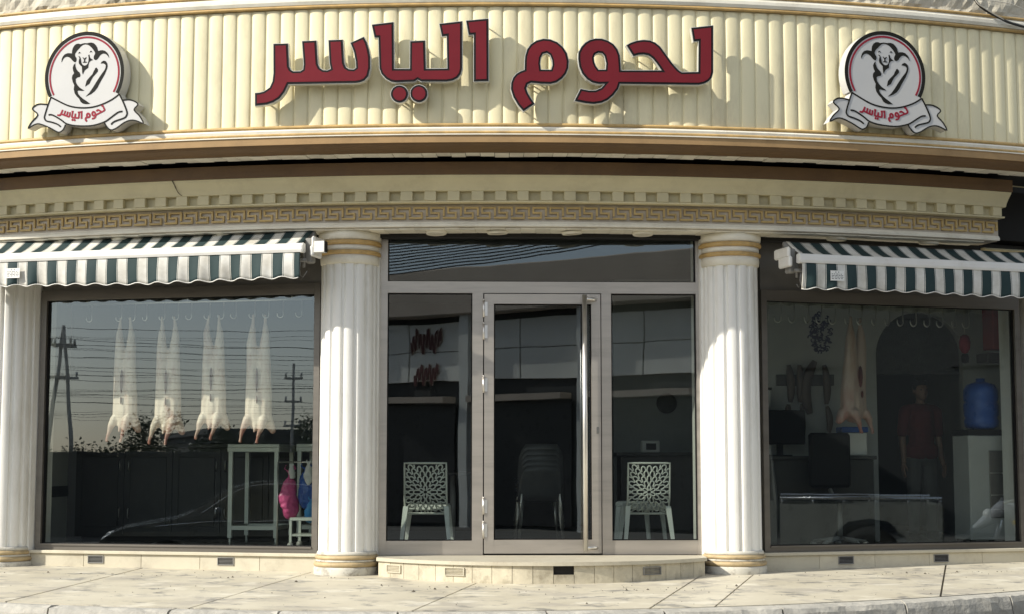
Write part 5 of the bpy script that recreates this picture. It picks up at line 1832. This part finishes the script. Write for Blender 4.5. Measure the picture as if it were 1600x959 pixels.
GROUND = ground_z
cx, cy = -6.2, -5.55
car = empty('parked_sedan', (cx, cy, GROUND(cx, cy) - .005), math.atan2(.63, -.78), 'dark sedan parked left of the shop with its bonnet pointing away', 'car')
hw = lambda x, z: (.86 if z < .78 else .86 - (z - .78) * .36) * (1 - .10 * max(0, abs(x) - 1.7) ** 1.5)
body = smooth_line([(-2.25, .30), (-2.28, .62), (-2.20, .92), (-1.70, 1.00), (-1.25, 1.16), (-.70, 1.38), (-.1, 1.45), (.45, 1.38), (.95, 1.10), (1.25, .96), (1.9, .84), (2.22, .66), (2.28, .45), (2.2, .27), (1.75, .24)], 4)
body += [(1.72, .50), (1.55, .66), (1.35, .70), (1.15, .66), (.98, .50), (.94, .24), (-.98, .24), (-1.02, .50), (-1.18, .66), (-1.38, .70), (-1.58, .66), (-1.74, .50), (-1.78, .26)]
remap(MB().prism(body, [], -1, 1), hw).build('body', M['carpaint'], car)
hw2 = lambda x, z: hw(x, z) + .006
for wn_ in ([(-1.12, 1.05), (-.68, 1.30), (-.16, 1.385), (-.14, 1.02)], [(-.06, 1.02), (-.08, 1.385), (.40, 1.32), (.86, 1.04)]):
    for s in (-1, 1):
        q = MB().prism(wn_, [], -1, 1)
        q.v = [(x, s * (hw(x, z) + (.006 if y < 0 else -.02)), z) for x, y, z in q.v]
        q.build('side_window', M['carglass'], car)
for s in (-1, 1):
    MB().tube([(x, s * (hw(x, z) + .008), z) for x, z in smooth_line([(-1.16, 1.03), (-.70, 1.335), (-.1, 1.41), (.42, 1.345), (.92, 1.04)], 4)], .010, 6).build('window_trim', M['chrome'], car)
    MB().tube([(x, s * (hw(x, z) + .006), z) for x, z in ((-1.9, .93), (-.6, .93), (.8, .93), (1.5, .87))], .008, 6).build('waist_trim', M['chrome'], car)
    MB().ball((2.02, s * .62, .70), .17, .14, .075, 12).build('headlight', M['lamp'], car)
    MB().ball((-2.16, s * .62, .80), .10, .16, .08, 12).build('tail_light', M['darkred'], car)
    MB().ball((.72, s * .98, 1.06), .06, .09, .06, 10).build('mirror', M['carpaint'], car)
q = MB().add([(.50, -.62, 1.385), (.50, .62, 1.385), (1.03, .70, 1.075), (1.03, -.70, 1.075)], [(0, 1, 2, 3)])
q.build('windscreen', M['carglass'], car)
for x in (1.35, -1.38):
    for s in (-1, 1): wheel(car, x, s * .76, .32, .2)

cx, cy = 5.85, -3.4
fx = Vector((-.70, -.715, 0))
trk = empty('pickup_truck', (cx, cy, GROUND(cx, cy) - .005), math.atan2(fx.y, fx.x), 'old grey-green pickup truck parked right of the shop', 'pickup')
hwt = lambda x, z: .82 if z < 1.0 else .82 - (z - 1.0) * .22
cab_ = [(-.32, .42), (-.32, 1.05), (-.26, 1.68), (.62, 1.70), (1.08, 1.14), (2.2, 1.02), (2.35, .85), (2.35, .42), (1.98, .42), (1.92, .66), (1.75, .80), (1.5, .84), (1.25, .80), (1.08, .66), (1.02, .42)]
remap(MB().prism(cab_, [], -1, 1), hwt).build('cab', M['pickpaint'], trk)
bed_ = [(-2.2, .46), (-2.2, 1.0), (-.36, 1.0), (-.36, .46), (-.92, .46), (-.98, .66), (-1.14, .80), (-1.38, .84), (-1.62, .80), (-1.78, .66), (-1.84, .46)]
for s in (-1, 1):
    q = MB().prism(bed_, [], -.025, .025)
    bs = q.build('bed_side', M['pickpaint'], trk, (0, s * .80, 0))
    MB().tube([(-2.2, s * .80, 1.07), (-.36, s * .80, 1.07)], .022, 8).build('bed_rail', M['chrome'], trk)
    for k in range(6): MB().tube([(-2.18 + k * .36, s * .80, 1.0), (-2.18 + k * .36, s * .80, 1.06)], .014, 6).build('rail_post', M['chrome'], trk)
    q = MB().prism([(-.18, 1.12), (-.16, 1.58), (.52, 1.60), (.86, 1.14)], [], -1, 1)
    q.v = [(x, s * (hwt(x, z) + (.006 if y < 0 else -.02)), z) for x, y, z in q.v]
    q.build('side_window', M['carglass'], trk)
    MB().tube([(x, s * (hwt(x, z) + .01), z) for x, z in ((-.24, 1.06), (-.21, 1.60), (-.12, 1.64), (.55, 1.66))], .016, 6).build('door_trim', M['chrome'], trk)
    MB().ball((2.33, s * .6, .80), .05, .10, .09, 12).build('headlight', M['lamp'], trk)
MB().box(-2.2, -.36, -.78, .78, .50, .56).build('bed_floor', M['pickpaint'], trk)
MB().box(-2.22, -2.17, -.775, .775, .52, 1.0).build('tailgate', M['pickpaint'], trk)
for x in (1.5, -1.38):
    for s in (-1, 1): wheel(trk, x, s * .72, .37, .2)

cx, cy = 8.25, -1.0
mc = empty('motorcycle', (cx, cy, GROUND(cx, cy) - .003), math.atan2(-.66, -.75), 'white and yellow motorcycle parked behind the pickup truck', 'motorcycle')
for x in (.66, -.62):
    wheel(mc, x, 0, .29, .10)
MB().tube([(.66, .0, .29), (.50, 0, .62), (.40, 0, .92)], .035, 8).build('fork', M['chrome'], mc)
MB().tube([(.36, -.34, 1.02), (.42, -.15, .98), (.42, .15, .98), (.36, .34, 1.02)], .016, 8).build('handlebar', M['grey'], mc)
q = MB().caps([((.86, 0, .60), .02), ((.62, 0, .76), .075), ((.42, 0, .90), .11), ((.26, 0, .86), .11), ((.2, 0, .6), .07)])
blob('fairing', q, .02, 4, M['bikewhite'], mc)
q = MB().caps([((.90, 0, .50), .02), ((.72, 0, .60), .035), ((.56, 0, .60), .03)], None, 1.2)
blob('front_mudguard', q, .015, 3, M['black'], mc)
MB().ball((.60, 0, .84), .06, .075, .07, 12).build('headlight', M['lamp'], mc)
q = MB().caps([((.25, 0, .78), .10), ((-.05, 0, .80), .12), ((-.2, 0, .72), .09)])
blob('tank', q, .02, 4, M['bikeyellow'], mc)
q = MB().caps([((-.15, 0, .76), .08), ((-.5, 0, .78), .09), ((-.8, 0, .84), .05)], None, 1.3)
blob('saddle', q, .02, 4, M['black'], mc)
MB().box(-.25, .25, -.13, .13, .30, .62, None, .05).build('engine', M['grey'], mc)
MB().tube([(.05, -.15, .35), (-.3, -.17, .30), (-.75, -.17, .38)], [.03, .035, .045], 10).build('exhaust', M['chrome'], mc)
MB().tube([(-.62, .07, .29), (-.1, .1, .40)], .02, 8).build('swing_arm', M['grey'], mc)
MB().tube([(0, .12, .32), (.02, .26, .02)], .012, 6).build('side_stand', M['grey'], mc)

# ================================================================== grit and crumbs on the pavement
rnd = random.Random(21)
gr = MB()
for k in range(260):
    x, y = rnd.uniform(-4.6, 4.9), rnd.uniform(-2.6, .2)
    if rnd.random() < .5: y = .55 * (x / 4.5) ** 2 - .45 - abs(rnd.gauss(0, .12))
    if abs(x - .43) < 1.6 and y > -1.12: y = -1.15 - abs(rnd.gauss(0, .25))
    if math.hypot(x - KX, y - KY) > KR - .2: continue
    s = rnd.uniform(.003, .009) if rnd.random() < .93 else rnd.uniform(.012, .02)
    a = rnd.uniform(0, 6.28)
    z = pave_z(x, y) + .002
    c, d = math.cos(a) * s, math.sin(a) * s
    gr.add([(x - c, y - d, z), (x + d * .7, y - c * .7, z), (x + c, y + d, z), (x - d * .7, y + c * .7, z), (x, y, z + s * .8)], [(0, 1, 4), (1, 2, 4), (2, 3, 4), (3, 0, 4), (3, 2, 1, 0)])
o = gr.build('pavement_grit', M['joint'])
o['kind'] = 'stuff'
tag(o, 'scattered dark grit and crumbs on the pale pavement', 'grit')
